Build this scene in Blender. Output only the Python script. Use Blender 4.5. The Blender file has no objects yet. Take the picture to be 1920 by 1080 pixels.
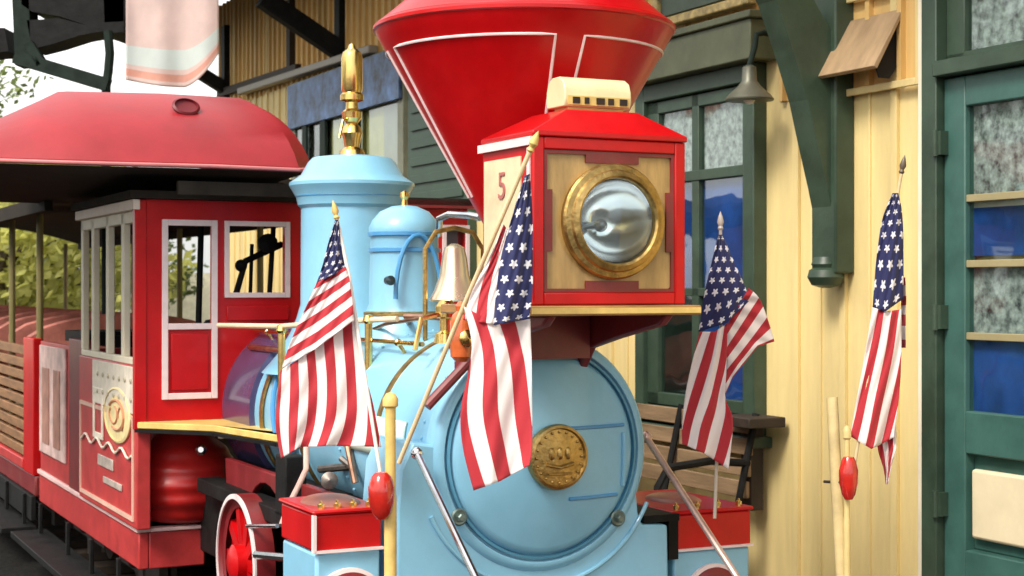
import bpy, math, random
from mathutils import Vector, Matrix
random.seed(7)
sc = bpy.context.scene
COL = sc.collection
# ---------------------------------------------------------------- camera, sky, sun, exposure
CAMZ, F = 1.6, 3000.0
cam = bpy.data.cameras.new('camera'); co = bpy.data.objects.new('camera', cam); COL.objects.link(co)
co.location = (0, 0, CAMZ); co.rotation_euler = (math.pi/2, 0, 0)
cam.sensor_width = 36; cam.lens = 36*F/1920; cam.clip_start = .05; cam.clip_end = 1500
cam.dof.use_dof = True; cam.dof.focus_distance = 4.9; cam.dof.aperture_fstop = 7
sc.camera = co
YAW = math.radians(26); cy, sy_ = math.cos(YAW), math.sin(YAW)
SUN_S = Vector((-.80, -.36, .95)).normalized()          # towards the sun, in the track frame
SUN = Matrix.Rotation(YAW, 3, 'Z') @ SUN_S
w = bpy.data.worlds.new('World'); sc.world = w; w.use_nodes = True
nt = w.node_tree; bg = nt.nodes['Background']
sky = nt.nodes.new('ShaderNodeTexSky'); sky.sky_type = 'NISHITA'; sky.sun_disc = False
sky.sun_elevation = math.asin(SUN.z); sky.sun_rotation = math.atan2(SUN.x, SUN.y)
sky.air_density = 1.0; sky.dust_density = 6.0; sky.ozone_density = .6
# bright thin cloud over the blue
gc_ = nt.nodes.new('ShaderNodeTexCoord'); gm_ = nt.nodes.new('ShaderNodeMapping'); gm_.inputs['Scale'].default_value = (1, 1, 2.5); gn_ = nt.nodes.new('ShaderNodeTexNoise'); gn_.inputs['Scale'].default_value = 2.2; gn_.inputs['Detail'].default_value = 7
gr_ = nt.nodes.new('ShaderNodeMapRange'); gr_.inputs[1].default_value = .38; gr_.inputs[2].default_value = .60; gr_.inputs[3].default_value = .45; gr_.inputs[4].default_value = .97
gx_ = nt.nodes.new('ShaderNodeMixRGB'); gx_.inputs[2].default_value = (6.4, 6.4, 6.2, 1)
nt.links.new(gc_.outputs['Generated'], gm_.inputs[0]); nt.links.new(gm_.outputs[0], gn_.inputs['Vector']); nt.links.new(gn_.outputs[0], gr_.inputs[0]); nt.links.new(gr_.outputs[0], gx_.inputs[0])
nt.links.new(sky.outputs[0], gx_.inputs[1]); nt.links.new(gx_.outputs[0], bg.inputs[0]); bg.inputs[1].default_value = .15
sl = bpy.data.lights.new('sun', 'SUN'); sl.energy = 1.8; sl.angle = math.radians(18); sl.color = (1, .95, .86)
so = bpy.data.objects.new('sun', sl); COL.objects.link(so); so.location = (-5, -5, 10)
so.rotation_euler = SUN.to_track_quat('Z', 'Y').to_euler()
sc.view_settings.view_transform = 'Standard'; sc.view_settings.look = 'None'
sc.view_settings.exposure = 0.88; sc.view_settings.gamma = 1
sc.cycles.max_bounces = 8

# ---------------------------------------------------------------- track frame: x to the station, y back along the train, z up
O = (.083, 5.0, 0.0)
cx0 = -.083*cy-5*sy_; cy0 = .083*sy_-5*cy
def ray(px, py):
    u = (px-960)/F; v = (540-py)/F
    return u*cy+sy_, -u*sy_+cy, v
def LY(px, py, y):
    a, b, d = ray(px, py); t = (y-cy0)/b
    return Vector((cx0+a*t, y, CAMZ+d*t))
def LX(px, py, x):
    a, b, d = ray(px, py); t = (x-cx0)/a
    return Vector((x, cy0+b*t, CAMZ+d*t))
def D(px, py, t):
    a, b, d = ray(px, py)
    return Vector((cx0+a*t, cy0+b*t, CAMZ+d*t))
def S2W(x, y, z=0): return Vector((O[0]+x*cy-y*sy_, O[1]+x*sy_+y*cy, z))

# ---------------------------------------------------------------- materials
MATS = {}
def mat(name, rgb, rough=.5, var=.08, scale=6, bump=0, bscale=40, metal=0, coat=0, spec=.5, grime=0, trans=0, stretch=None, rvar=.1, sub=None):
    if name in MATS: return MATS[name]
    m = bpy.data.materials.new(name); m.use_nodes = True; t = m.node_tree; p = t.nodes['Principled BSDF']
    N = t.nodes.new; L = t.links.new
    tc = N('ShaderNodeTexCoord'); mp = N('ShaderNodeMapping'); L(tc.outputs['Object'], mp.inputs[0])
    if stretch: mp.inputs['Scale'].default_value = stretch
    nz = N('ShaderNodeTexNoise'); nz.inputs['Scale'].default_value = scale; nz.inputs['Detail'].default_value = 6; nz.inputs['Roughness'].default_value = .65
    L(mp.outputs[0], nz.inputs['Vector'])
    cr = N('ShaderNodeValToRGB'); cr.color_ramp.elements[0].position = .3; cr.color_ramp.elements[1].position = .72
    a = [max(0, q*(1-var*1.6)) for q in rgb]; b = [min(1, q*(1+var)+var*.02) for q in rgb]
    cr.color_ramp.elements[0].color = (*a, 1); cr.color_ramp.elements[1].color = (*b, 1)
    L(nz.outputs[0], cr.inputs[0]); col = cr.outputs[0]
    if grime:
        n2 = N('ShaderNodeTexNoise'); n2.inputs['Scale'].default_value = 3.1; n2.inputs['Detail'].default_value = 9; n2.inputs['Roughness'].default_value = .75
        L(tc.outputs['Object'], n2.inputs['Vector'])
        r2 = N('ShaderNodeMapRange'); r2.inputs[1].default_value = .5; r2.inputs[2].default_value = .75; r2.inputs[4].default_value = grime
        L(n2.outputs[0], r2.inputs[0]); mx = N('ShaderNodeMixRGB'); L(r2.outputs[0], mx.inputs[0]); L(col, mx.inputs[1]); mx.inputs[2].default_value = (.13, .10, .06, 1); col = mx.outputs[0]
    L(col, p.inputs['Base Color'])
    rr = N('ShaderNodeMapRange'); rr.inputs[3].default_value = max(.02, rough-rvar); rr.inputs[4].default_value = min(1, rough+rvar)
    L(nz.outputs[0], rr.inputs[0]); L(rr.outputs[0], p.inputs['Roughness'])
    p.inputs['Metallic'].default_value = metal; p.inputs['Coat Weight'].default_value = coat; p.inputs['Coat Roughness'].default_value = .08
    p.inputs['Specular IOR Level'].default_value = spec
    if bump:
        nb = N('ShaderNodeTexNoise'); nb.inputs['Scale'].default_value = bscale; nb.inputs['Detail'].default_value = 4; L(mp.outputs[0], nb.inputs['Vector'])
        bp = N('ShaderNodeBump'); bp.inputs['Strength'].default_value = bump; bp.inputs['Distance'].default_value = .01; L(nb.outputs[0], bp.inputs['Height']); L(bp.outputs[0], p.inputs['Normal'])
    if trans:
        tr = N('ShaderNodeBsdfTranslucent'); L(col, tr.inputs[0]); ms = N('ShaderNodeMixShader'); ms.inputs[0].default_value = trans
        L(p.outputs[0], ms.inputs[1]); L(tr.outputs[0], ms.inputs[2]); L(ms.outputs[0], t.nodes['Material Output'].inputs[0])
    MATS[name] = m; return m
RED = mat('red gloss paint', (.52, .0015, .004), .36, .12, 5, .06, 9, coat=.12, spec=.3, grime=.07)
REDLIT = mat('worn red paint', (.50, .035, .035), .42, .18, 7, .1, 20, coat=.1, grime=.15)
REDD = mat('dark red paint', (.20, .010, .014), .42, .2, 7, .1, 14, coat=.1, grime=.3)
ROOFM = mat('sun faded red canvas roof', (.33, .012, .018), .45, .14, 3, .12, 14)
BLUE = mat('light blue gloss paint', (.24, .53, .73), .34, .08, 3, .06, 8, coat=.25, grime=.10)
BLUE2 = mat('blue saddle paint', (.07, .30, .60), .3, .12, 3, .05, 8, coat=.4)
BLUED = mat('seam blue paint', (.09, .30, .46), .4, .1)
PURPLE = mat('violet boiler shade', (.06, .05, .13), .25, .2, 4, .08, 12, coat=.4)  # violet stands for the blue boiler's shaded side
PINK = mat('white pinstripe', (.85, .68, .68), .5, .06, 20)
WHITE = mat('white enamel', (.82, .78, .72), .45, .05)
CREAM = mat('cream siding paint', (.76, .60, .27), .6, .14, 4, .15, 60, stretch=(1, 1, .12), grime=.10)
CREAM2 = mat('cream panel paint', (.84, .77, .60), .5, .08, 5, grime=.10)
GREEN = mat('station green paint', (.034, .064, .040), .45, .22, 5, .12, 30, grime=.12)
GREEND = mat('door green paint', (.045, .125, .105), .4, .18, 5, .1, 30)
DARK = mat('blackened iron', (.008, .008, .008), .6, .3, 9, .2, 30, spec=.15)
DKGR = mat('dark green iron', (.010, .020, .015), .6, .3, 9, spec=.15)
BRASS = mat('polished brass', (.83, .58, .20), .24, .14, 9, .05, 30, metal=1)
BRASSD = mat('aged brass', (.46, .31, .11), .42, .25, 30, .3, 50, metal=1)
GILT = mat('gold paint', (.74, .52, .16), .42, .15, 12, .08, 40)
CHROME = mat('polished steel', (.72, .72, .74), .2, .1, 9, metal=1)
WOOD = mat('varnished oak', (.42, .22, .07), .45, .3, 5, .15, 40, stretch=(1, 1, 6), coat=.2)
WOODY = mat('honey ash panel', (.46, .29, .10), .42, .22, 4, .1, 40, stretch=(5, 1, 1), coat=.25)
WOODB = mat('weathered brown boards', (.24, .14, .07), .65, .35, 6, .25, 50, stretch=(1, .3, 3))
WOODD = mat('dark stained wood', (.028, .016, .009), .7, .3, 7, .2, 40)
WOODT = mat('tan plywood', (.40, .27, .15), .6, .16, 6, .1, 60, stretch=(1, 3, 1))
BLACK = mat('black opening', (.004, .004, .004), .8, .1)
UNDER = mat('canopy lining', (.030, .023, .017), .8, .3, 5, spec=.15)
BLIND = mat('blue window blind', (.006, .07, .34), .55, .5, 3, grime=.1)
REFL = mat('grey mottled reflection', (.40, .42, .40), .8, .62, 26)  # mottled greys paint a foliage reflection behind the glass
YELB = mat('yellow interior board', (.75, .66, .25), .7, .12)
ORNG = mat('amber lamp glass', (.62, .13, .03), .15, .25, 14, coat=.5)
REDG = mat('red lamp glass', (.55, .02, .012), .15, .25, 10, coat=.6)
ASPH = mat('asphalt', (.030, .029, .027), .95, .3, 30, .5, 90)
PAVE = mat('platform brick paving', (.20, .13, .10), .85, .35, 8, .4, 60)
BARK = mat('bark', (.10, .07, .045), .9, .3, 8, .6, 30)
LEAF1 = mat('sunlit yellow green leaves', (.66, .66, .18), .55, .5, .9, trans=.5)
LEAF2 = mat('green leaves', (.20, .26, .06), .55, .5, .9, trans=.4)
PALE = mat('faded bunting cloth', (.86, .76, .70), .85, .10, 3, trans=.5)
BULB = mat('bulb', (.5, .5, .5), .2)
MIRR = mat('silvered reflector', (.95, .94, .98), .15, .05, 3, .10, 7, metal=1, rvar=.04)

def glass():
    m = bpy.data.materials.new('window glass'); m.use_nodes = True; t = m.node_tree; N = t.nodes.new; L = t.links.new
    for n in list(t.nodes): t.nodes.remove(n)
    o = N('ShaderNodeOutputMaterial'); g = N('ShaderNodeBsdfGlossy'); g.inputs['Roughness'].default_value = .03
    tr = N('ShaderNodeBsdfTransparent'); tr.inputs[0].default_value = (.88, .93, .92, 1); lw = N('ShaderNodeLayerWeight'); pw = N('ShaderNodeMath'); pw.operation = 'POWER'; L(lw.outputs['Facing'], pw.inputs[0]); pw.inputs[1].default_value = 3.1; f = N('ShaderNodeMapRange'); f.inputs[3].default_value = .045; f.inputs[4].default_value = .85; L(pw.outputs[0], f.inputs[0])
    nz = N('ShaderNodeTexNoise'); nz.inputs['Scale'].default_value = 2.5; b = N('ShaderNodeBump'); b.inputs['Strength'].default_value = .12; b.inputs['Distance'].default_value = .05
    tc = N('ShaderNodeTexCoord'); L(tc.outputs['Object'], nz.inputs['Vector']); L(nz.outputs[0], b.inputs['Height']); L(b.outputs[0], g.inputs['Normal'])
    mx = N('ShaderNodeMixShader'); L(f.outputs[0], mx.inputs[0]); L(tr.outputs[0], mx.inputs[1]); L(g.outputs[0], mx.inputs[2]); L(mx.outputs[0], o.inputs[0])
    return m
GLASS = glass()

def uvmath(t):
    def M(op, a, b=None, c=None):
        n = t.nodes.new('ShaderNodeMath'); n.operation = op
        for i, v in enumerate((a, b, c)):
            if v is None: continue
            if isinstance(v, (int, float)): n.inputs[i].default_value = v
            else: t.links.new(v, n.inputs[i])
        return n.outputs[0]
    return M
def cloth_base(m):
    t = m.node_tree; p = t.nodes['Principled BSDF']; p.inputs['Roughness'].default_value = .75
    p.inputs['Sheen Weight'].default_value = .2
    uv = t.nodes.new('ShaderNodeUVMap'); sp = t.nodes.new('ShaderNodeSeparateXYZ'); t.links.new(uv.outputs[0], sp.inputs[0])
    tr = t.nodes.new('ShaderNodeBsdfTranslucent'); ms = t.nodes.new('ShaderNodeMixShader'); ms.inputs[0].default_value = .25
    t.links.new(p.outputs[0], ms.inputs[1]); t.links.new(tr.outputs[0], ms.inputs[2]); t.links.new(ms.outputs[0], t.nodes['Material Output'].inputs[0])
    return t, p, tr, sp
def stripe_mat():
    m = bpy.data.materials.new('red and white striped cloth'); m.use_nodes = True; t, p, tr, sp = cloth_base(m); M = uvmath(t)
    fr = M('FRACT', sp.outputs[0]); g = M('LESS_THAN', fr, .5)
    mx = t.nodes.new('ShaderNodeMixRGB'); t.links.new(g, mx.inputs[0]); mx.inputs[1].default_value = (.86, .78, .76, 1); mx.inputs[2].default_value = (.50, .022, .035, 1)
    t.links.new(mx.outputs[0], p.inputs['Base Color']); t.links.new(mx.outputs[0], tr.inputs[0]); return m
def star_mat():
    m = bpy.data.materials.new('navy cloth with white stars'); m.use_nodes = True; t, p, tr, sp = cloth_base(m); M = uvmath(t)
    row = M('FLOOR', sp.outputs[1]); odd = M('MODULO', M('ABSOLUTE', row), 2.0)
    x = M('SUBTRACT', M('FRACT', M('ADD', sp.outputs[0], M('MULTIPLY', odd, .5))), .5); y = M('SUBTRACT', M('FRACT', sp.outputs[1]), .5)
    r = M('SQRT', M('ADD', M('MULTIPLY', x, x), M('MULTIPLY', y, y))); th = M('ARCTAN2', x, y)
    lim = M('ADD', .235, M('MULTIPLY', M('COSINE', M('MULTIPLY', th, 5.0)), .075)); g = M('LESS_THAN', r, lim)
    mx = t.nodes.new('ShaderNodeMixRGB'); t.links.new(g, mx.inputs[0]); mx.inputs[2].default_value = (.82, .80, .84, 1); mx.inputs[1].default_value = (.018, .022, .11, 1)
    t.links.new(mx.outputs[0], p.inputs['Base Color']); t.links.new(mx.outputs[0], tr.inputs[0]); return m
STRIPE, STAR = stripe_mat(), star_mat()

# ---------------------------------------------------------------- mesh builder
class MB:
    def __init__(s): s.v = []; s.f = []; s.uv = {}; s.m = []; s.cur = 0
    def mat(s, i): s.cur = i; return s
    def add(s, vs, fs):
        b = len(s.v); s.v += [tuple(q) for q in vs]
        for f in fs: s.f.append(tuple(b+i for i in f)); s.m.append(s.cur)
        return b
    def box(s, x0, y0, z0, x1, y1, z1):
        x0, x1 = sorted((x0, x1)); y0, y1 = sorted((y0, y1)); z0, z1 = sorted((z0, z1))
        s.add([(x0, y0, z0), (x1, y0, z0), (x1, y1, z0), (x0, y1, z0), (x0, y0, z1), (x1, y0, z1), (x1, y1, z1), (x0, y1, z1)],
              [(0, 3, 2, 1), (4, 5, 6, 7), (0, 1, 5, 4), (1, 2, 6, 5), (2, 3, 7, 6), (3, 0, 4, 7)]); return s
    def prism(s, pts, vec):
        pts = [Vector(p) for p in pts]; vec = Vector(vec); n = len(pts)
        nn = sum(((pts[i]-pts[0]).cross(pts[(i+1) % n]-pts[0]) for i in range(1, n-1)), Vector())
        if nn.dot(vec) > 0: pts.reverse()
        s.add(pts+[p+vec for p in pts], [tuple(range(n)), tuple(range(2*n-1, n-1, -1))]+[((i+1) % n, i, n+i, n+(i+1) % n) for i in range(n)]); return s
    def beam(s, p0, p1, wd, ht, up=(0, 0, 1)):
        p0, p1 = Vector(p0), Vector(p1); d = (p1-p0).normalized(); u = Vector(up); sd = d.cross(u)
        if sd.length < 1e-4: sd = d.cross(Vector((1, 0, 0)))
        sd.normalize(); u = sd.cross(d)
        q = [p0+sd*a*wd/2+u*b*ht/2 for a, b in ((-1, -1), (1, -1), (1, 1), (-1, 1))]
        return s.prism(q, p1-p0)
    def tube(s, path, r, n=12, caps=True):
        path = [Vector(p) for p in path]; rs = r if isinstance(r, (list, tuple)) else [r]*len(path); b0 = None
        vs = []; prev = None
        for i, p in enumerate(path):
            d = (path[min(i+1, len(path)-1)]-path[max(i-1, 0)]).normalized()
            a = (prev-d*prev.dot(d)) if prev is not None else d.cross(Vector((.13, .31, 1)) if abs(d.z) < .9 else Vector((1, 0, 0)))
            a.normalize(); prev = a; b = d.cross(a)
            vs += [p+(a*math.cos(2*math.pi*k/n)+b*math.sin(2*math.pi*k/n))*rs[i] for k in range(n)]
        fs = [(i*n+k, i*n+(k+1) % n, (i+1)*n+(k+1) % n, (i+1)*n+k) for i in range(len(path)-1) for k in range(n)]
        if caps: fs += [tuple(range(n-1, -1, -1)), tuple((len(path)-1)*n+k for k in range(n))]
        s.add(vs, fs); return s
    def lathe(s, c, axis, prof, n=48, cap=True):
        if abs(prof[0][0]-prof[-1][0]) < 1e-3 and len(prof) > 2: cap = False
        c = Vector(c); ax = Vector(axis).normalized(); a = ax.orthogonal().normalized(); b = ax.cross(a); vs = []; k0 = []
        for r, h in prof: vs += [c+ax*h+(a*math.cos(2*math.pi*k/n)+b*math.sin(2*math.pi*k/n))*max(r, 1e-4) for k in range(n)]
        fs = [(i*n+k, i*n+(k+1) % n, (i+1)*n+(k+1) % n, (i+1)*n+k) for i in range(len(prof)-1) for k in range(n)]
        if cap and prof[0][0] > 1e-3: fs.append(tuple(range(n-1, -1, -1)))
        if cap and prof[-1][0] > 1e-3: fs.append(tuple((len(prof)-1)*n+k for k in range(n)))
        s.add(vs, fs); return s
    def sphere(s, c, r, n=16, sc_=(1, 1, 1)):
        c = Vector(c); vs = []; m = n//2
        for i in range(m+1):
            t = math.pi*i/m
            vs += [c+Vector((sc_[0]*r*math.sin(t)*math.cos(2*math.pi*k/n), sc_[1]*r*math.sin(t)*math.sin(2*math.pi*k/n), sc_[2]*r*math.cos(t))) for k in range(n)]
        s.add(vs, [(i*n+k, (i+1)*n+k, (i+1)*n+(k+1) % n, i*n+(k+1) % n) for i in range(m) for k in range(n)]); return s
    def grid(s, fn, nu, nv, uvf=None):
        b = len(s.v); vs = [fn(i/nu, j/nv) for j in range(nv+1) for i in range(nu+1)]
        fs = [(j*(nu+1)+i, j*(nu+1)+i+1, (j+1)*(nu+1)+i+1, (j+1)*(nu+1)+i) for j in range(nv) for i in range(nu)]
        s.add(vs, fs)
        if uvf:
            for j in range(nv+1):
                for i in range(nu+1): s.uv[b+j*(nu+1)+i] = uvf(i/nu, j/nv)
        return s
BASE = {}
def setp(o, **k):
    for a, b in k.items():
        if b: o[a] = b
def thing(name, label, cat, base=(0, 0, 0), group=None):
    o = bpy.data.objects.new(name, None); COL.objects.link(o); o.empty_display_size = .1
    o.location = S2W(*base[:2], base[2]); o.rotation_euler = (0, 0, YAW); BASE[o.name] = Vector(base)
    setp(o, label=label, category=cat, group=group); return o
def obj(name, mb, mats, parent=None, bev=0, ang=35, solid=0, sub=0, smooth=True, label=None, base=None):
    if not isinstance(mats, (list, tuple)): mats = [mats]
    b = BASE[parent.name] if parent is not None else Vector(base or (0, 0, 0))
    me = bpy.data.meshes.new(name); me.from_pydata([tuple(Vector(q)-b) for q in mb.v], [], mb.f)
    for m in mats: me.materials.append(m)
    for p, mi in zip(me.polygons, mb.m): p.material_index = mi
    if mb.uv:
        u = me.uv_layers.new(name='UVMap')
        for lp in me.loops: u.data[lp.index].uv = mb.uv.get(lp.vertex_index, (0, 0))
    if smooth: me.shade_smooth(); me.set_sharp_from_angle(angle=math.radians(ang))
    me.validate(); o = bpy.data.objects.new(name, me); COL.objects.link(o)
    if parent is not None: o.parent = parent
    else: o.location = S2W(b.x, b.y, b.z); o.rotation_euler = (0, 0, YAW)
    BASE[o.name] = b
    if solid: k = o.modifiers.new('s', 'SOLIDIFY'); k.thickness = solid; k.offset = 0
    if bev: k = o.modifiers.new('b', 'BEVEL'); k.width = bev; k.segments = 2; k.limit_method = 'ANGLE'; k.angle_limit = math.radians(40)
    if sub: k = o.modifiers.new('u', 'SUBSURF'); k.levels = sub; k.render_levels = sub
    if label: o['label'] = label
    return o
def copy_tree(o, parent=None):
    c = o.copy(); COL.objects.link(c); c.parent = parent; BASE[c.name] = BASE.get(o.name, Vector())
    for ch in list(o.children): copy_tree(ch, c)
    return c
def struct(o): o['kind'] = 'structure'; return o

# ---------------------------------------------------------------- ground, platform, track
mb = MB(); mb.grid(lambda u, v: Vector((-600+1200*u, -600+1200*v, 0)), 8, 8); struct(obj('ground', mb, ASPH))
WX = 1.946                                                     # plane of the station wall
mb = MB(); mb.box(1.02, -4, .004, 6.5, 14, .16); struct(obj('platform', mb, PAVE, bev=.01))
for sx in (-.25, .25):
    mb = MB(); mb.box(sx-.02, -6, .10, sx+.02, 22, .16); mb.box(sx-.045, -6, .06, sx+.045, 22, .075); mb.box(sx-.012, -6, .075, sx+.012, 22, .10)
    struct(obj('rail', mb, CHROME if 0 else DARK))
mb = MB()
for i in range(56): mb.box(-.5, -6+i*.5, .010, .5, -5.8+i*.5, .055)
struct(obj('sleepers', mb, WOODD))
mb = MB(); mb.box(-6.0, -6, .002, 1.0, 30, .006); struct(obj('ballast', mb, mat('shade dark ballast', (.012, .011, .010), .95, .5, 40, .6, 90, spec=.1)))  # extra dark colour stands for the shade below the train

# ---------------------------------------------------------------- station building
st = thing('station_building', 'cream board and batten depot building with dark green trim behind the locomotive', 'building', (2.2, 3, 0))
mb = MB(); mb.box(WX, -4, .16, WX+.14, 10.62, 4.3)
k = 0; y = -1.0
while y < 10.6:
    k += 1
    mb.box(WX-(.018 if k % 2 else .010), y-(.02 if k % 2 else .008), .3, WX+.001, y+(.02 if k % 2 else .008), 4.3) if not (1.40 < y < 2.66 or -.9 < y < .47 or 4.6 < y < 8.3) else None
    y += .165 if y < 4 else .17
mb.box(WX+.14, -4, .16, 6.5, -3.86, 4.3); mb.box(WX+.14, 10.48, .16, 6.5, 10.62, 4.3)
obj('wall', mb, CREAM, st, bev=.003)
OCH = mat('ochre eave shade siding', (.72, .47, .17), .6, .16, 4, .15, 60, stretch=(1, 1, .12), grime=.15)  # eave shade painted into an ochre overlay on the upper boards
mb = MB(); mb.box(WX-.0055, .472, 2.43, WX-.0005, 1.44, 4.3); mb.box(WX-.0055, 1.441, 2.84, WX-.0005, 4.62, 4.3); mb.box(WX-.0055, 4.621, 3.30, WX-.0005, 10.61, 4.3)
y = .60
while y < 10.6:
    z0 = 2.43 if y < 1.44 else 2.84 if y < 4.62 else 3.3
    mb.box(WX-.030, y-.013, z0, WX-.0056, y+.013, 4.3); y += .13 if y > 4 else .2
obj('eave_shade_siding', mb, OCH, st)

mb = MB(); mb.box(WX-.045, .385, .16, WX-.001, .47, 3.2); obj('corner_board', mb, CREAM2, st, bev=.004)
mb = MB(); mb.prism([(.75, 0, 4.1), (.75, 0, 4.22), (4.3, 0, 5.6), (4.3, 0, 5.48)], (0, 17, 0))
for q in range(len(mb.v)): mb.v[q] = (mb.v[q][0], mb.v[q][1]-5, mb.v[q][2])
obj('eave_roof', mb, UNDER, st)
# upper and lower trim bands of the far end
mb = MB(); a = LX(640, 112, WX-.05); b = LX(420, 172, WX-.05)
mb.beam(LX(560, 128, WX-.04), LX(412, 176, WX-.04), .06, .07); obj('string_course', mb, WOODD, st)
mb = MB(); mb.beam(LX(700, 92, WX-.07), LX(452, 172, WX-.07), .08, .06); obj('gutter', mb, mat('grey gutter', (.30, .27, .22), .5), st, bev=.01)
mb = MB(); mb.beam(LX(545, 0, WX-.03), LX(545, 135, WX-.03), .05, .09, (0, 1, 0)); obj('pilaster', mb, WOODD, st)

def pane_set(win, panes, x, back, fm):
    for (p0, q0, p1, q1, bm) in panes:
        A = LX(p0, 540, x); B = LX(p1, 540, x); ya, yb = sorted((A.y, B.y)); pm, qm = (p0+p1)/2, None
        z1 = LX((p0+p1)/2, q0, x).z; z0 = LX((p0+p1)/2, q1, x).z
        g = MB(); g.box(x, ya, z0, x+.004, yb, z1); po = obj('pane', g, GLASS, win, smooth=False)
        g = MB(); g.box(back, ya, z0, back+.006, yb, z1)
        obj('blind' if bm is BLIND else 'reflection', g, bm, win)
# main window right of the smokestack
def rect_frame(mb, x0, x1, ya, yb, za, zb, wd):
    mb.box(x0, ya, za, x1, ya+wd, zb); mb.box(x0, yb-wd, za, x1, yb, zb); mb.box(x0, ya+wd, za, x1, yb-wd, za+wd); mb.box(x0, ya+wd, zb-wd, x1, yb-wd, zb)
mb = MB(); rect_frame(mb, WX-.075, WX-.001, 1.545, 2.60, .93, 2.62, .085); 
wf = obj('window', mb, GREEN, st, bev=.006, label='dark green window with blue blinds beside the curved bracket')
mb = MB(); mb.box(WX-.15, 1.46, 2.62, WX-.001, 2.68, 2.80); mb.box(WX-.17, 1.44, 2.80, WX-.001, 2.70, 2.835); obj('lintel', mb, mat('olive green trim paint', (.085, .095, .05), .5, .2), wf, bev=.006)
mb = MB(); mb.box(WX-.12, 1.50, .88, WX-.001, 2.64, .93); obj('sill', mb, GREEN, wf, bev=.006)
mb = MB(); yc0, yc1 = 1.63, 2.515
for (za, zb) in ((1.02, 1.56), (1.60, 2.10), (2.16, 2.53)): pass
mb.box(WX-.055, yc0, 2.115, WX-.004, yc1, 2.165); mb.box(WX-.05, 2.04, 1.02, WX-.004, 2.10, 2.53); mb.box(WX-.05, yc0, 2.47, WX-.004, yc1, 2.53)
mb.box(WX-.05, yc0, 1.02, WX-.004, yc1, 1.08); mb.box(WX-.05, 2.41, 1.02, WX-.004, yc1, 2.53); mb.box(WX-.05, yc0, 1.02, WX-.004, 1.67, 2.53); mb.box(WX-.05, yc0, 1.56, WX-.004, yc1, 1.60)
obj('sash', mb, GREEN, wf, bev=.004)
for (ya, yb, za, zb, bm) in ((2.10, 2.41, 2.165, 2.47, REFL), (1.67, 2.04, 2.165, 2.47, REFL), (2.10, 2.41, 1.60, 2.115, BLIND), (1.67, 2.04, 1.60, 2.115, BLIND), (2.10, 2.41, 1.08, 1.56, DKGR), (1.67, 2.04, 1.08, 1.56, BLIND)):
    g = MB(); g.box(WX-.030, ya, za, WX-.027, yb, zb); obj('pane', g, GLASS, wf, smooth=False)
    g = MB(); g.box(WX-.016, ya, za, WX-.008, yb, zb); obj('blind', g, bm, wf)  # blue ones are blinds, mottled grey ones painted reflections
# far window behind the dome with green shutter
fy0, fy1 = 5.75, 8.2
mb = MB(); rect_frame(mb, WX-.07, WX-.001, fy0, fy1, 1.0, 3.28, .10); fw = obj('window', mb, mat('dull grey green frame', (.20, .21, .15), .55, .2), st, bev=.006, label='far window with yellow panels behind the blue dome')
mb = MB(); mb.box(WX-.10, fy0, 2.90, WX-.07, fy1, 3.26); obj('blue_board', mb, mat('dusty blue board', (.07, .13, .26), .5, .9, 7, grime=.2), fw, bev=.004)
mb = MB(); mb.box(WX-.10, 6.55, 1.1, WX-.07, 6.62, 2.9); mb.box(WX-.09, 7.3, 1.1, WX-.07, 7.42, 2.9); mb.box(WX-.09, 7.75, 1.1, WX-.07, 7.85, 2.9); obj('mullion', mb, DKGR, fw)
for i, (ya, yb, m_) in enumerate(((5.85, 6.2, mat('grey board', (.42, .40, .31), .6)), (6.2, 6.55, YELB), (6.62, 7.3, YELB), (7.42, 7.75, DKGR), (7.85, 8.1, REFL))):
    g = MB(); g.box(WX-.03, ya, 1.1, WX-.008, yb, 2.9); obj('blind', g, m_, fw)  # the mottled grey one is a painted reflection
g = MB(); g.box(WX-.055, 5.85, 1.1, WX-.052, 8.1, 2.9); obj('pane', g, GLASS, fw, smooth=False)
mb = MB(); mb.box(WX-.06, 4.68, 1.0, WX-.001, 5.68, 3.1)
for i in range(16): mb.box(WX-.075, 4.75, 1.1+i*.12, WX-.06, 5.6, 1.16+i*.12)
obj('shutter', mb, mat('shutter green', (.035, .07, .045), .5, .2), st, bev=.004)
# door at the right edge
dt = thing('glazed_door', 'green glazed station door with cream lower panel at the right edge', 'door', (WX, -.2, .16))
dy1, dy0 = .30, -.62
mb = MB(); mb.box(WX-.10, dy1, .16, WX-.002, dy1+.085, 2.95); mb.box(WX-.10, dy0-.085, .16, WX-.002, dy0, 2.95); mb.box(WX-.12, dy0, 2.40, WX-.002, dy1, 2.46); mb.box(WX-.13, dy0-.1, 2.79, WX-.002, dy1+.1, 2.95)
mb.box(WX-.05, dy0, 2.46, WX-.004, dy0+.07, 2.79); mb.box(WX-.05, dy1-.1, 2.46, WX-.004, dy1, 2.79); mb.box(WX-.05, dy0, 2.46, WX-.004, dy1, 2.49)
fr = obj('door_frame', mb, GREEN, dt, bev=.005)
g = MB(); g.box(WX-.03, dy0+.07, 2.49, WX-.026, dy1-.1, 2.79); obj('transom_glass', g, GLASS, fr, smooth=False)
g = MB(); g.box(WX-.014, dy0+.07, 2.49, WX-.006, dy1-.1, 2.79); obj('reflection', g, REFL, fr)
ya, yb = dy0+.11, dy1-.12
mb = MB(); X0, X1 = WX-.065, WX-.006
mb.box(X0, dy0+.004, .17, X1, ya, 2.395); mb.box(X0, yb, .17, X1, dy1-.004, 2.395); mb.box(X0, ya, 2.28, X1, yb, 2.395); mb.box(X0, ya, .98, X1, yb, 1.14); mb.box(X0, ya, .17, X1, yb, .62)
mb.box(WX-.02, ya, .62, WX-.006, yb, .98)
leaf = obj('door_leaf', mb, GREEND, dt, bev=.006)
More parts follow.
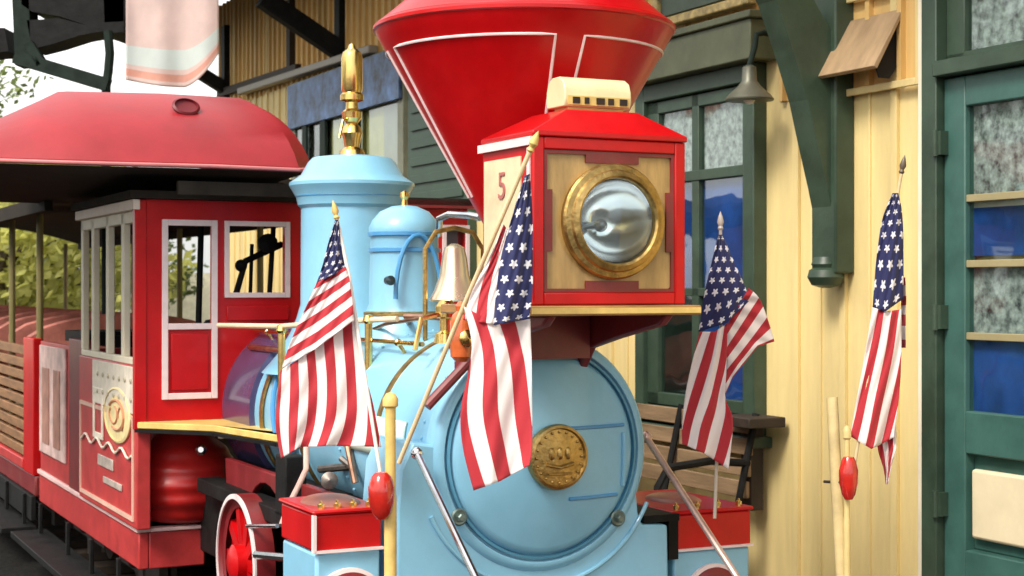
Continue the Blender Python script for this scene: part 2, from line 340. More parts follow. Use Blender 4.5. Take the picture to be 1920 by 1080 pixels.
mb = MB(); mb.box(WX-.055, ya+.03, .665, WX-.021, yb-.02, .925); obj('cream_panel', mb, mat('cream door panel', (.76, .66, .44), .5, .06), leaf, bev=.012)
mb = MB()
for z in (1.42, 1.69, 1.935): mb.box(WX-.06, ya, z-.014, WX-.03, yb, z+.014)
mb.box(WX-.058, -.2, 1.14, WX-.032, -.175, 1.68); obj('glazing_bar', mb, mat('tan glazing bar', (.34, .29, .15), .5), leaf, bev=.003)
g = MB(); g.box(WX-.042, ya, 1.14, WX-.038, yb, 2.28); obj('pane', g, GLASS, leaf, smooth=False)
for z0, z1, m_ in ((1.14, 1.41, BLIND), (1.43, 1.68, REFL), (1.72, 1.90, BLIND), (1.95, 2.28, REFL), (1.90, 1.95, CREAM2)):
    g = MB(); g.box(WX-.022, ya, z0, WX-.012, yb, z1); obj('blind', g, m_, leaf)  # mottled grey sheets here are painted reflections
for z in (2.15, 1.49, .78):
    mb = MB(); mb.tube([(WX-.105, dy1-.002, z-.05), (WX-.105, dy1-.002, z+.05)], .012, 10); mb.box(WX-.104, dy1-.03, z-.045, WX-.066, dy1-.003, z+.045); obj('hinge', mb, GREEN, dt)

# curved eave bracket
bk = thing('eave_bracket', 'large curved dark green timber bracket fixed to the cream wall', 'bracket', (WX, 1.05, 1.6))
bx = WX-.001
by0, by1 = LX(1603, 540, WX).y, LX(1557, 540, WX).y
mb = MB(); mb.box(bx-.10, by0, 1.66, bx, by1, 4.1); obj('wall_post', mb, GREEN, bk, bev=.01)
pts = []; lo = []
yb_ = (by0+by1)/2
import bisect
cv = [(1595, 505, 1552, 500), (1597, 430, 1546, 430), (1600, 360, 1530, 350), (1603, 280, 1512, 270), (1606, 200, 1495, 190), (1598, 110, 1466, 95), (1560, 40, 1436, 5), (1505, -60, 1385, -95), (1400, -190, 1280, -230)]
# width of the arm grows upward while it sweeps out from the wall
rt = []; lf = []
for (a0, q0, a1, q1) in cv:
    r_ = LY(a0, q0, yb_-.09); l_ = LY(a1, q1, yb_+.02); rt.append(Vector((min(r_.x, bx-.02), 0, r_.z))); lf.append(Vector((l_.x, 0, l_.z)))
mb = MB()
for i in range(len(rt)-1):
    q = [Vector((rt[i].x, by0+.03, rt[i].z)), Vector((rt[i+1].x, by0+.03, rt[i+1].z)), Vector((lf[i+1].x, by0+.03, lf[i+1].z)), Vector((lf[i].x, by0+.03, lf[i].z))]
    mb.prism(q, (0, .13, 0))
obj('curved_arm', mb, GREEN, bk, ang=30)
mb = MB(); cpos = Vector((bx-.085, (by0+by1)/2, 1.6)); mb.lathe(cpos, (0, 0, 1), [(.02, 0), (.06, .012), (.078, .045), (.07, .075), (.055, .085), (.062, .10), (.055, .115), (.05, .13)], 24); obj('turned_drop', mb, GREEN, bk)
# plainer braces further down the wall
for i, (p, q) in enumerate((((490, -5), (640, 98)), ((352, 122), (425, 168)))):
    t_ = thing('eave_brace', ('dark diagonal timber brace above the brass whistle', 'short dark diagonal brace at the far corner of the station wall')[i], 'brace', (1.4, (7.0, 9.6)[i], 3.2), 'diagonal braces under the far eave')
    e = LX(q[0], q[1], WX-.02 if i == 0 else WX-.02); s_ = LY(p[0], p[1], e.y-.0)
    mb = MB(); mb.beam(s_, e, .12, .14 if i == 0 else .11); obj('strut', mb, WOODD if 0 else DARK, t_, bev=.01)
    mb = MB(); mb.box(WX-.06, e.y-.06, e.z-.12, WX-.001, e.y+.06, e.z+.6); obj('wall_plate', mb, DARK, t_, bev=.006)

# wedge hood on the wall
hd = thing('wall_hood', 'tan plywood wedge shaped hood with black side opening high on the cream wall', 'hood', (WX, .9, 2.3))
pA = LX(1700, 20, WX-.01); pB = LX(1700, 120, WX-.01); yh0 = LX(1700, 60, WX).y; yh1 = LX(1597, 60, WX).y
out = LY(1645, 128, yh0).x
zt, zb = LX(1700, 16, WX).z, LY(1640, 128, yh0).z
def hp(x, z): return Vector((x, yh0, z))
mb = MB(); mb.prism([hp(WX-.021, zt), hp(WX-.021, zt-.03), hp(out, zb), hp(out-.02, zb+.01)], (0, yh1-yh0+.02, 0)); obj('sloped_board', mb, WOODT, hd, bev=.003)
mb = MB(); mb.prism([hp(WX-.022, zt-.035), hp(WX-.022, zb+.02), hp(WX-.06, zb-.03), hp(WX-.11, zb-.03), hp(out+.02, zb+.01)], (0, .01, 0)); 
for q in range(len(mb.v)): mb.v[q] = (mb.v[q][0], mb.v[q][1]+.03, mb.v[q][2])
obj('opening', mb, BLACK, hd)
mb = MB(); rect_frame(mb, WX-.044, WX-.0305, yh0-.13, yh1+.05, zb-.07, zt+.10, .03); obj('backing_frame', mb, CREAM, hd, bev=.003)

# gooseneck wall lamp
gl = thing('barn_lamp', 'small bronze gooseneck barn lamp hanging before the window beside the bracket', 'lamp', (1.8, 1.5, 2.4))
gy = 1.62
gc = LX(1405, 186, WX-.20); gy = gc.y; top = LY(1432, 66, gy)
mb = MB(); wl = Vector((WX-.003, gy, top.z+.0))
path = [wl, Vector((top.x, gy, top.z+.01)), Vector(((top.x+gc.x)/2, gy, top.z-.0)), Vector((gc.x+.03, gy, top.z-.05)), Vector((gc.x, gy, top.z-.14)), Vector((gc.x, gy, gc.z+.08))]
mb.tube(path, .013, 10); obj('gooseneck', mb, DKGR, gl)
mb = MB(); mb.lathe(gc, (0, 0, 1), [(.106, -.006), (.108, 0), (.092, .020), (.052, .055), (.034, .08), (.030, .14), (.012, .15), (0, .15)], 28); obj('shade', mb, mat('grey green lamp shade', (.16, .16, .12), .45, .2, metal=.4), gl)
mb = MB(); mb.sphere((gc.x, gy, gc.z+.005), .028); obj('bulb', mb, WHITE, gl)

# text
def text(s, size, M3, mt, parent, ext=.002, name='lettering', sp=1.0):
    cu = bpy.data.curves.new(name, 'FONT'); cu.body = s; cu.size = size; cu.extrude = ext; cu.align_x = 'CENTER'; cu.align_y = 'CENTER'; cu.space_character = sp
    o = bpy.data.objects.new(name, cu); COL.objects.link(o)
    dg = bpy.context.evaluated_depsgraph_get(); me = bpy.data.meshes.new_from_object(o.evaluated_get(dg)); bpy.data.objects.remove(o)
    me.transform(M3); me.materials.clear(); me.materials.append(mt)
    o = bpy.data.objects.new(name, me); COL.objects.link(o); o.parent = parent; return o
def MX(origin, xdir, ydir):
    x = Vector(xdir).normalized(); y = Vector(ydir).normalized(); z = x.cross(y); m = Matrix((x, y, z)).transposed().to_4x4(); m.translation = Vector(origin); return m
sg = thing('hanging_sign', 'dark green lettered sign in a gilt frame above the window', 'sign', (WX-.1, 2.0, 2.93))
zs = 2.925
mb = MB(); mb.box(WX-.085, 1.60, zs+.01, WX-.05, 2.33, zs+.32); bo = obj('board', mb, mat('sign green', (.05, .075, .05), .5, .25), sg, bev=.004)
text('OFFICE', .17, MX(Vector((WX-.088, 1.955, zs+.13))-BASE[sg.name], (0, -1, 0), (0, 0, 1)), mat('sign grey lettering', (.34, .40, .33), .6), bo)
mb = MB(); rect_frame(mb, WX-.105, WX-.05, 1.55, 2.38, zs-.045, zs+.37, .045); obj('gilt_frame', mb, mat('worn gilt frame', (.42, .31, .12), .5, .4, 20, .3), sg, bev=.008)

# ---------------------------------------------------------------- luggage bench under the window
bn = thing('platform_bench', 'weathered brown slatted bench with dark iron frame under the green window', 'bench', (1.6, 2.1, .16))
by = (1.50, 2.75)
mb = MB()
for k in range(4): mb.box(1.80+.010*k, by[0], .66+.095*k, 1.82+.010*k, by[1], .735+.095*k)
for q in range(len(mb.v)):
    v = mb.v[q]; mb.v[q] = (1.72+(v[2]-.5)*.25, v[1], v[2]) if v[0] < 1.79+.0 and False else v
obj('backrest', mb, mat('tan bench slats', (.25, .165, .09), .6, .3, 6, .2, 50, stretch=(1, .3, 3)), bn, bev=.004)
mb = MB()
for k in range(4): mb.box(1.32+.11*k, by[0], .56, 1.42+.11*k, by[1], .585)
obj('seat', mb, WOODB, bn, bev=.004)
for yy in (by[0]-.02, 2.1, by[1]+.02):
    mb = MB(); mb.tube([(1.36, yy, .16), (1.33, yy, .40), (1.32, yy, .55), (1.72, yy, .54), (1.84, yy, 1.04)], .017, 8); mb.tube([(1.84, yy, .16), (1.74, yy, .4), (1.72, yy, .55)], .017, 8); obj('leg', mb, DARK, bn)
for yy in (by[0]-.02, by[1]+.02):
    mb = MB(); mb.tube([(1.80, yy, .82), (1.6, yy, .84), (1.38, yy, .82), (1.33, yy, .74), (1.32, yy, .56)], .018, 8); obj('armrest', mb, DARK, bn)
# dark wooden shelf bracket near bench
wb = thing('wall_shelf', 'dark stained wooden shelf on a post at the window corner', 'shelf', (1.8, 1.45, .8))
mb = MB(); mb.box(1.72, 1.36, .985, WX-.03, 1.62, 1.03); obj('shelf_board', mb, WOODD, wb, bev=.005)
mb = MB(); mb.box(1.84, 1.52, .60, 1.91, 1.60, .985); obj('post', mb, WOODD, wb, bev=.005)

# ---------------------------------------------------------------- locomotive
loco = thing('steam_locomotive', 'small red and light blue park steam locomotive with big flared chimney and square headlight', 'locomotive', (0, 1.5, 0))
SC = Vector((0.012, 0, 1.085)); R0 = .345
mb = MB(); mb.lathe((SC.x, .03, SC.z), (0, 1, 0), [(.355, 0), (.36, .01), (.36, .9), (.352, .905), (.352, 1.25), (.36, 1.26), (.36, 1.32), (.352, 1.325), (.352, 2.30)], 64)
obj('boiler', mb, BLUE, loco)
mb = MB(); mb.lathe((SC.x, 1.9, SC.z), (0, 1, 0), [(.356, 0), (.375, .004), (.375, .41)], 64); obj('shade_jacket', mb, PURPLE, loco)  # shell that carries the boiler's shade as violet colour
mb = MB(); mb.lathe((SC.x, .06, SC.z), (0, -1, 0), [(.36, 0), (.375, .01), (.375, .05), (.368, .065), (.352, .075), (.34, .075), (.335, .060), (.318, .055), (.318, .0)], 72, cap=False); fr = obj('smokebox_ring', mb, BLUE, loco)
mb = MB(); mb.lathe((SC.x, .01, SC.z), (0, -1, 0), [(.32, 0), (.318, .018), (.305, .034), (.29, .04), (.25, .052), (.18, .075), (.10, .09), (0, .095)], 72); dr = obj('smokebox_door', mb, BLUE, loco)
mb = MB(); mb.lathe((SC.x, -.005, SC.z), (0, -1, 0), [(.330, 0), (.330, .012), (.322, .014), (.322, 0)], 72); obj('seam', mb, BLUED, dr)
def door_y(x, z):
    r = math.hypot(x-SC.x, z-SC.z); pr = [(0, .095), (.10, .09), (.18, .075), (.25, .052), (.29, .04), (.305, .034)]
    for (a, b), (c, d) in zip(pr, pr[1:]):
        if r <= c: return .01-(b+(d-b)*(r-a)/(c-a))
    return -.02
for z in (1.165, .945):
    mb = MB(); n = 10; xs = [.07+.24*i/n for i in range(n+1)]
    xs = [x for x in xs if math.hypot(x-SC.x, z-SC.z) < .30]
    mb.tube([(x, door_y(x, z)-.002, z) for x in xs], .006, 8); obj('hinge_strap', mb, BLUE2, dr)
mb = MB(); zs_ = [.97+.17*i/6 for i in range(7)]; mb.tube([(.285, door_y(.285, z)-.004, z) for z in zs_], .007, 8); obj('hinge', mb, BLUE, dr)
mc = Vector((SC.x, -.075, SC.z-.004))
mb = MB(); mb.lathe(mc, (0, -1, 0), [(.06, 0), (.098, .012), (.102, .03), (.098, .045), (.090, .048), (.086, .040), (.03, .046), (0, .048)], 56)
med = obj('brass_medallion', mb, BRASSD, loco)
mb = MB()
for k in range(20):
    a = 2*math.pi*k/20; mb.sphere((mc.x+.078*math.cos(a), mc.y-.043, mc.z+.078*math.sin(a)), .0045, 8)
mb.tube([(mc.x-.045, mc.y-.048, mc.z-.02), (mc.x, mc.y-.05, mc.z-.03), (mc.x+.045, mc.y-.048, mc.z-.02)], .006, 8)
for dx in (-.028, 0, .028): mb.sphere((mc.x+dx, mc.y-.048, mc.z+.012), .013, 10, (.8, .5, 1.5))
mb.tube([(mc.x-.04, mc.y-.048, mc.z-.05), (mc.x+.04, mc.y-.048, mc.z-.05)], .004, 8)
obj('relief', mb, BRASSD, med)
for (p, q) in ((862, 967), (1152, 967), (1024, 660)):
    c_ = LY(p, q, -.01); d = Vector((c_.x-SC.x, 0, c_.z-SC.z)); d = d.normalized()*.343; c_ = Vector((SC.x+d.x, -.01, SC.z+d.z))
    mb = MB(); mb.lathe(c_, (0, -1, 0), [(.026, 0), (.027, .008), (.022, .012), (.016, .010)], 20); mb.lathe(c_, (0, -1, 0), [(.013, 0), (.013, .026), (.009, .03), (0, .03)], 6)
    obj('bolt', mb, mat('dull grey green steel', (.18, .24, .22), .4, .3, metal=.6), loco)
mb = MB()
for k in range(44):
    a = 2*math.pi*k/44; mb.sphere((SC.x+.361*math.cos(a), -.004+.04, SC.z+.361*math.sin(a)), .0065, 8)
    for yy in (.12, .86): mb.sphere((SC.x+.361*math.cos(a), yy, SC.z+.361*math.sin(a)), .0065, 8)
obj('rivets', mb, BLUE, loco)
for yy in (.50, 1.30, 1.78):
    mb = MB(); mb.lathe((SC.x, yy, SC.z), (0, 1, 0), [(.358, -.016), (.366, -.014), (.366, .014), (.358, .016)], 64, cap=False); obj('boiler_band', mb, BRASSD, loco)
# saddle under the smokebox (front plate and flared flanks)
y_s = .0
sp = [(745, 1140), (745, 960), (752, 880), (775, 830), (1190, 880), (1197, 960), (1205, 984), (1252, 984), (1255, 1140)]
pl = [LY(p, q, y_s) for p, q in sp]
mb = MB(); mb.prism(pl, (0, .30, 0)); sd = obj('saddle', mb, BLUE, loco, bev=.008)
mb = MB(); mb.lathe((SC.x, .012, SC.z), (0, -1, 0), [(.415, 0), (.415, .024), (.405, .026), (.405, .0)], 72)
mb.v = [v for v in mb.v]; obj('saddle_rib', mb, BLUE, sd) if False else None
n = 40; mb = MB(); mb.tube([(SC.x+.418*math.cos(a), y_s-.004, SC.z+.418*math.sin(a)) for a in [math.radians(205+130*i/n) for i in range(n+1)]], .007, 8); obj('weld_bead', mb, BLUE, sd)
mb = MB(); mb.box(LY(1196, 0, .06).x, .02, LY(1200, 984, .02).z+.004, LY(1262, 0, .06).x, .28, LY(1200, 968, .02).z); mb.box(LY(1254, 0, .03).x, .03, LY(1254, 1050, .03).z, LY(1272, 0, .03).x, .2, LY(1254, 972, .03).z); obj('steam_chest_seat', mb, DARK, sd)
# cylinders
def cylinder(x0, x1, z1, z0, y0, y1, left):
    mb = MB(); mb.box(x0, y0, z0, x1, y1, z1); mb.box(x0-.008, y0-.008, z1, x1+.008, y1+.008, z1+.014)
    ch = obj('steam_chest', mb, RED, loco, bev=.01)
    mb = MB(); mb.box(x0-.002, y0-.012, z0-.002, x1+.002, y0-.001, z0+.006); mb.box(x0-.008, y0-.012, z0, x0+.002, y0+.006, z1); obj('pinstripe', mb, PINK, ch)
    cxm = (x0+x1)/2; r = .17
    mb = MB(); mb.box(x0+.004, y0+.002, z0-.30, x1-.004, y1, z0-.003); cb = obj('cylinder', mb, BLUE, loco, bev=.01)
    cc = Vector((cxm, y0+.001, z0-.165)); rr = .115
    mb = MB(); mb.lathe(cc, (0, -1, 0), [(rr, 0), (rr, .014), (rr-.012, .016), (rr-.012, 0)], 48, cap=False); obj('cover_ring', mb, PINK, cb)
    mb = MB(); mb.lathe(cc, (0, -1, 0), [(rr-.013, 0), (rr-.013, .02), (rr-.03, .03), (.04, .035), (0, .036)], 48); obj('cylinder_cover', mb, REDD, cb)
    for i in range(4):
        mb = MB(); mb.lathe((x0+.03+i*(x1-x0-.06)/3, y0+.03, z1+.013), (0, 0, 1), [(.011, 0), (.011, .014), (.004, .017), (.004, .024), (0, .025)], 8); obj('nut', mb, BRASS, ch)
    mb = MB(); mb.sphere((cxm, (y0+y1)/2, z1+.01), .09, 20, (1, 1.4, .32)); obj('steam_dome_cap', mb, mat('brown red cap', (.30, .10, .07), .4, .3), ch)
    return ch
a0 = LY(590, 955, 0).x; a1 = LY(716, 955, 0).x
cylinder(a0, a1, .935, .825, 0.0, LX(527, 990, a0).y, 1)
b0 = LY(1262, 955, .05).x; b1 = LY(1408, 955, .05).x
cylinder(b0, b1, .850, .732, .05, .55, 0)
# chimney
kc = Vector((0.0, .10, 0)); 
def zz(py, Y=5.09): return CAMZ+(540-py)*Y/F
rr_ = lambda h: h*5.09/F
prof = [(rr_(80), 1.40), (rr_(72), zz(560)), (rr_(62), zz(470)), (rr_(66), zz(440)), (rr_(94), zz(390)), (rr_(268), zz(84)), (rr_(278), zz(66)), (rr_(280), zz(58)), (rr_(276), zz(50)), (rr_(268), zz(44)), (rr_(180), zz(-30)), (rr_(150), zz(-52)), (rr_(140), zz(-52)), (rr_(138), zz(-20)), (0, zz(-20))]
mb = MB(); mb.lathe(kc, (0, 0, 1), prof, 96); stk = obj('chimney', mb, RED, loco, ang=22)
r1, z1_, r2, z2_ = rr_(94), zz(390), rr_(268), zz(84)
def cone(a, z, off=.002):
    r = r1+(r2-r1)*(z-z1_)/(z2_-z1_)+off
    # azimuth measured from the direction towards the front of the train, positive to the station
    wa = a-YAW
    return Vector((kc.x+r*math.sin(wa), kc.y-r*math.cos(wa), z))
def stripe(parent, pts, r=.0045): mb = MB(); mb.tube(pts, r, 6); return obj('pinstripe', mb, PINK, parent)
zt_ = zz(104); zb_ = zz(372)
for k in range(4):
    A0 = math.radians(23.6+90*k); A1 = math.radians(23.6+90*k+78)
    stripe(stk, [cone(A0, zb_)]+[cone(A0, zb_+(zt_-zb_)*i/6) for i in range(1, 7)]+[cone(A0+(A1-A0)*i/14, zt_) for i in range(1, 15)]+[cone(A1, zt_+(zb_-zt_)*i/6) for i in range(1, 7)])
mb = MB(); mb.lathe(kc, (0, 0, 1), [(rr_(279), zz(64)), (rr_(283), zz(62)), (rr_(283), zz(56)), (rr_(279), zz(52))], 96); obj('rim_band', mb, RED, stk)
# headlight
hx0, hx1 = LY(1000, 570, -.55).x, LY(1285, 570, -.55).x; hy0 = -.55; hy1 = LX(905, 560, hx0).y; hz0 = LY(1000, 572, -.55).z; hz1 = LY(1285, 268, -.55).z
hc = (hx0+hx1)/2
mb = MB(); fw_ = .034
rect = [(hx0, hz0), (hx1, hz1)]
mb.box(hx0, hy0, hz0, hx0+fw_, hy1, hz1); mb.box(hx1-fw_, hy0, hz0, hx1, hy1, hz1); mb.box(hx0+fw_, hy0, hz0, hx1-fw_, hy1, hz0+fw_); mb.box(hx0+fw_, hy0, hz1-fw_, hx1-fw_, hy1, hz1); mb.box(hx0+fw_, hy0+.20, hz0+fw_, hx1-fw_, hy1, hz1-fw_)
hl = obj('headlight', mb, RED, loco, bev=.004)
mb = MB(); e = .005
zt2 = hz1+.085; q = [(hx0-e, hy0-e), (hx1+e, hy0-e), (hx1+e, hy1+e), (hx0-e, hy1+e)]; q2 = [(hc-.115, hy0+.05), (hc+.115, hy0+.05), (hc+.115, hy1-.06), (hc-.115, hy1-.06)]
mb.add([(x, y, hz1+.001) for x, y in q]+[(x, y, hz1+.016) for x, y in q]+[(x, y, zt2) for x, y in q2],
       [(3, 2, 1, 0)]+[(i, (i+1) % 4, 4+(i+1) % 4, 4+i) for i in range(4)]+[(4+i, 4+(i+1) % 4, 8+(i+1) % 4, 8+i) for i in range(4)]+[(8, 9, 10, 11)])
obj('lamp_roof', mb, RED, hl, bev=.004)
mb = MB(); mb.box(hx0-.012, hy0-.005, hz1-.024, hx0-.001, hy1+.01, hz1-.001); mb.box(hx0-.006, hy0+.015, hz0, hx0-.001, hy0+.03, hz1-.03); obj('side_moulding', mb, PINK, hl)
mb = MB(); mb.box(hx0-.005, hy0+.07, hz0+.04, hx0-.001, hy1-.02, hz1-.05); pn = obj('side_panel', mb, mat('sunlit side panel', (.80, .66, .42), .4, .15, 8), hl)  # pale colour stands for sunlight on the lamp's left side
text('5', .11, MX(Vector((hx0-.007, (hy0+hy1)/2+.02, hz1-.13))-BASE[loco.name], (0, -1, 0), (0, 0, 1)), mat('faded red numeral', (.5, .16, .14), .5, .3), hl)
mb = MB(); vz = zt2+.055
pv = [(-.052, .0), (-.058, .020), (-.056, .048), (-.046, .072), (-.022, .086), (.022, .086), (.046, .072), (.056, .048), (.058, .02), (.052, 0)]
mb.prism([(hc-.108, hy0+.13+a, zt2+.012+b) for a, b in pv], (.216, 0, 0)); ven = obj('vent_hood', mb, mat('cream enamel hood', (.78, .68, .40), .35, .1, coat=.3), hl, ang=40, bev=.003)
mb = MB(); mb.box(hc-.09, hy0+.088, zt2-.002, hc+.09, hy0+.17, zt2+.02); obj('vent_base', mb, GILT, hl)
mb = MB(); mb.box(hc-.10, hy0+.069, zt2+.016, hc+.10, hy0+.0725, zt2+.042); vp = obj('vent_grille', mb, GILT, hl)
for i, w_ in enumerate((.022, .014, .026, .018, .024)):
    mb = MB(); mb.box(hc-.085+i*.038, hy0+.0655, zt2+.020, hc-.085+i*.038+w_, hy0+.0685, zt2+.038); obj('vent_slot', mb, WOODD, vp)
# front board with four corner panels and octagonal red surround
cc = LY(1150, 415, hy0); cc.y = hy0
mb = MB(); n = 48; bx0, bx1, bz0, bz1 = hx0+fw_+.001, hx1-fw_-.001, hz0+fw_+.001, hz1-fw_-.001; inn = []; outr = []
for k in range(n):
    a = 2*math.pi*(k+.5)/n; ca, sa = math.cos(a), math.sin(a); inn.append((cc.x+.135*ca, cc.z+.135*sa))
    t_ = min(((bx1-cc.x)/ca if ca > 0 else (bx0-cc.x)/ca) if abs(ca) > 1e-6 else 9, ((bz1-cc.z)/sa if sa > 0 else (bz0-cc.z)/sa) if abs(sa) > 1e-6 else 9); outr.append((cc.x+t_*ca, cc.z+t_*sa))
mb.add([(x, hy0+.012, z) for x, z in inn]+[(x, hy0+.012, z) for x, z in outr]+[(x, hy0+.022, z) for x, z in inn]+[(x, hy0+.022, z) for x, z in outr], [(k, n+k, n+(k+1) % n, (k+1) % n)[::-1] for k in range(n)]+[(2*n+k, 2*n+(k+1) % n, 3*n+(k+1) % n, 3*n+k)[::-1] for k in range(n)])
mb.add([(bx0, hy0+.013, bz0), (bx0+.02, hy0+.013, bz0), (bx0, hy0+.013, bz0+.02)], [(0, 1, 2)]); mb.add([(bx1, hy0+.013, bz0), (bx1, hy0+.013, bz0+.02), (bx1-.02, hy0+.013, bz0)], [(0, 1, 2)])
mb.add([(bx0, hy0+.013, bz1), (bx0, hy0+.013, bz1-.02), (bx0+.02, hy0+.013, bz1)], [(0, 1, 2)]); mb.add([(bx1, hy0+.013, bz1), (bx1-.02, hy0+.013, bz1), (bx1, hy0+.013, bz1-.02)], [(0, 1, 2)])
obj('front_board', mb, WOODY, hl, smooth=False)
mb = MB(); rect_frame(mb, 0, 0, 0, 0, 0, 0, 0); 
mb = MB(); ix0, ix1, iz0, iz1 = hx0+fw_+.001, hx1-fw_-.001, hz0+fw_+.001, hz1-fw_-.001; b_ = .010
for (x0_, x1_, z0_, z1_b) in ((ix0, ix1, iz0, iz0+b_), (ix0, ix1, iz1-b_, iz1), (ix0, ix0+b_, iz0+b_, iz1-b_), (ix1-b_, ix1, iz0+b_, iz1-b_), (cc.x-.085, cc.x+.085, iz0+b_, iz0+.032), (cc.x-.085, cc.x+.085, iz1-.032, iz1-b_), (ix0+b_, ix0+.026, cc.z-.085, cc.z+.085), (ix1-.026, ix1-b_, cc.z-.085, cc.z+.085)):
    mb.box(x0_, hy0+.004, z0_, x1_, hy0+.0118, z1_b)
obj('inner_moulding', mb, REDD, hl)
ro = .160; 
mb = MB(); mb.lathe(cc, (0, -1, 0), [(ro, -.012), (ro+.003, .008), (ro-.002, .016), (ro-.016, .020), (ro-.020, .028), (ro-.034, .034), (ro-.040, .030), (ro-.042, .018), (ro-.042, -.01)], 72, cap=False); obj('lens_ring', mb, BRASSD, hl)
mb = MB(); rb = ro-.043; mb.lathe(cc, (0, -1, 0), [(0, -.13), (.03, -.128), (.06, -.110), (.09, -.078), (.11, -.035), (rb, .0), (rb, .016)], 56, cap=False); obj('reflector', mb, MIRR, hl)
mb = MB(); mb.sphere((cc.x-.01, hy0+.055, cc.z-.01), .019, 16, (1, 1.2, 1)); mb.tube([(cc.x-.01, hy0+.07, cc.z-.01), (cc.x-.01, hy0+.13, cc.z-.01)], .012, 12); obj('lamp_burner', mb, mat('smoky bulb', (.2, .2, .22), .1, .2, metal=.5), hl)
mb = MB(); mb.lathe(cc, (0, -1, 0), [(rb-.001, .015), (.10, .028), (.06, .036), (0, .040)], 56); obj('lens', mb, GLASS, hl)
# shelf and brackets
sx1 = LY(1312, 585, -.58).x
mb = MB(); mb.box(hx0-.03, -.59, hz0-.030, sx1, .02, hz0-.002); sh = obj('headlight_shelf', mb, WOOD, loco, bev=.004)
mb = MB(); mb.box(hx0-.026, -.594, hz0-.024, sx1-.004, -.5905, hz0-.008); obj('gilt_edge', mb, GILT, sh)
for xx in (hx0+.05, hx1-.06):
    mb = MB(); zb2 = hz0-.031; mb.prism([(xx, -.54, zb2), (xx, -.50, zb2-.03), (xx, -.25, zb2-.075), (xx, -.08, zb2-.11), (xx, .0, zb2-.20), (xx, .10, zb2-.22), (xx, .10, zb2)], (.03, 0, 0)); obj('shelf_bracket', mb, REDD, loco, bev=.006)
mb = MB(); mb.box(hx0+.085, -.10, zb2-.14, hx1-.065, -.07, zb2-.01); obj('bracket_plate', mb, REDD, sh)
# domes
def dome(name, c, prof, m_, ang=28): mb = MB(); mb.lathe(c, (0, 0, 1), prof, 64); return obj(name, mb, m_, loco, ang=ang)
dY = 6.5; dz = lambda q: CAMZ+(540-q)*dY/F; dr_ = lambda h: h*dY/F
dm = dome('sand_dome', (0, 1.673, 0), [(dr_(168), 1.26), (dr_(140), dz(665)), (dr_(116), dz(625)), (dr_(104), dz(598)), (dr_(96), dz(570)), (dr_(95), dz(392)), (dr_(101), dz(386)), (dr_(104), dz(372)), (dr_(112), dz(358)), (dr_(117), dz(350)), (dr_(117), dz(344)), (dr_(108), dz(338)), (dr_(96), dz(330)), (dr_(82), dz(305)), (dr_(74), dz(297)), (dr_(40), dz(292)), (0, dz(290))], BLUE)
mb = MB(); mb.lathe((0, 1.673, 0), (0, 0, 1), [(dr_(99), dz(372)), (dr_(106), dz(370)), (dr_(106), dz(364)), (dr_(99), dz(362))], 64); obj('moulding', mb, BLUE2, dm)
wp = [(26, 292), (22, 282), (14, 276), (16, 262), (20, 250), (16, 238), (10, 232), (18, 222), (19, 210), (12, 204), (11, 192), (22, 188), (22, 178), (18, 174), (20, 168), (20, 108), (17, 98), (9, 92), (6, 84), (0, 80)]
mb = MB(); mb.lathe((0, 1.673, 0), (0, 0, 1), [(dr_(a), dz(b)) for a, b in wp], 28); wh = obj('whistle', mb, BRASS, loco, ang=30)
mb = MB(); mb.tube([(.0, 1.673, dz(222)), (-.05, 1.64, dz(228)), (-.07, 1.63, dz(262))], .006, 8); obj('whistle_lever', mb, BRASS, wh)
eY = 5.98; ez = lambda q: CAMZ+(540-q)*eY/F; er = lambda h: h*eY/F
d2 = dome('bell_housing', (-.02, 1.06, 0), [(er(120), 1.3), (er(112), ez(660)), (er(92), ez(620)), (er(76), ez(596)), (er(66), ez(570)), (er(63), ez(450)), (er(66), ez(436)), (er(66), ez(428)), (er(60), ez(414)), (er(46), ez(398)), (er(24), ez(388)), (0, ez(385))], BLUE)
mb = MB(); mb.lathe((-.02, 1.06, 0), (0, 0, 1), [(er(7), ez(386)), (er(5), ez(376)), (er(9), ez(370)), (er(8), ez(362)), (0, ez(358))], 16); obj('knob', mb, BRASS, d2)
for q_, h_ in ((440, 66), (470, 64.5), (588, 73)): mb = MB(); mb.lathe((-.02, 1.06, 0), (0, 0, 1), [(er(h_-2), ez(q_+5)), (er(h_+3), ez(q_+3)), (er(h_+3), ez(q_-3)), (er(h_-2), ez(q_-5))], 48, cap=False); obj('moulding', mb, BLUE2 if q_ < 500 else BRASSD, d2)
mb = MB(); n = 14; mb.tube([(-.02-.09*math.cos(t*math.pi/n)*1.0, 1.06-er(66)-.004, ez(560)+(ez(470)-ez(560))*math.sin(t*math.pi/n)*1.3) for t in range(n+1)], .009, 8); obj('moulding', mb, BLUE2, d2)
mb = MB(); p = LY(728, 526, .92); mb.lathe((p.x, .925, p.z), (0, -1, 0), [(.016, 0), (.018, .03), (.008, .034), (0, .036)], 14); obj('oil_cup', mb, mat('dark steel', (.08, .12, .14), .3, metal=.8), d2)
# pipe and valve between dome and chimney
mb = MB(); pts = [LY(822, 440, .8), LY(824, 410, .75), LY(842, 402, .7), LY(880, 404, .6), LY(900, 408, .55)]; mb.tube(pts, .013, 10); obj('steam_pipe', mb, CHROME, loco)
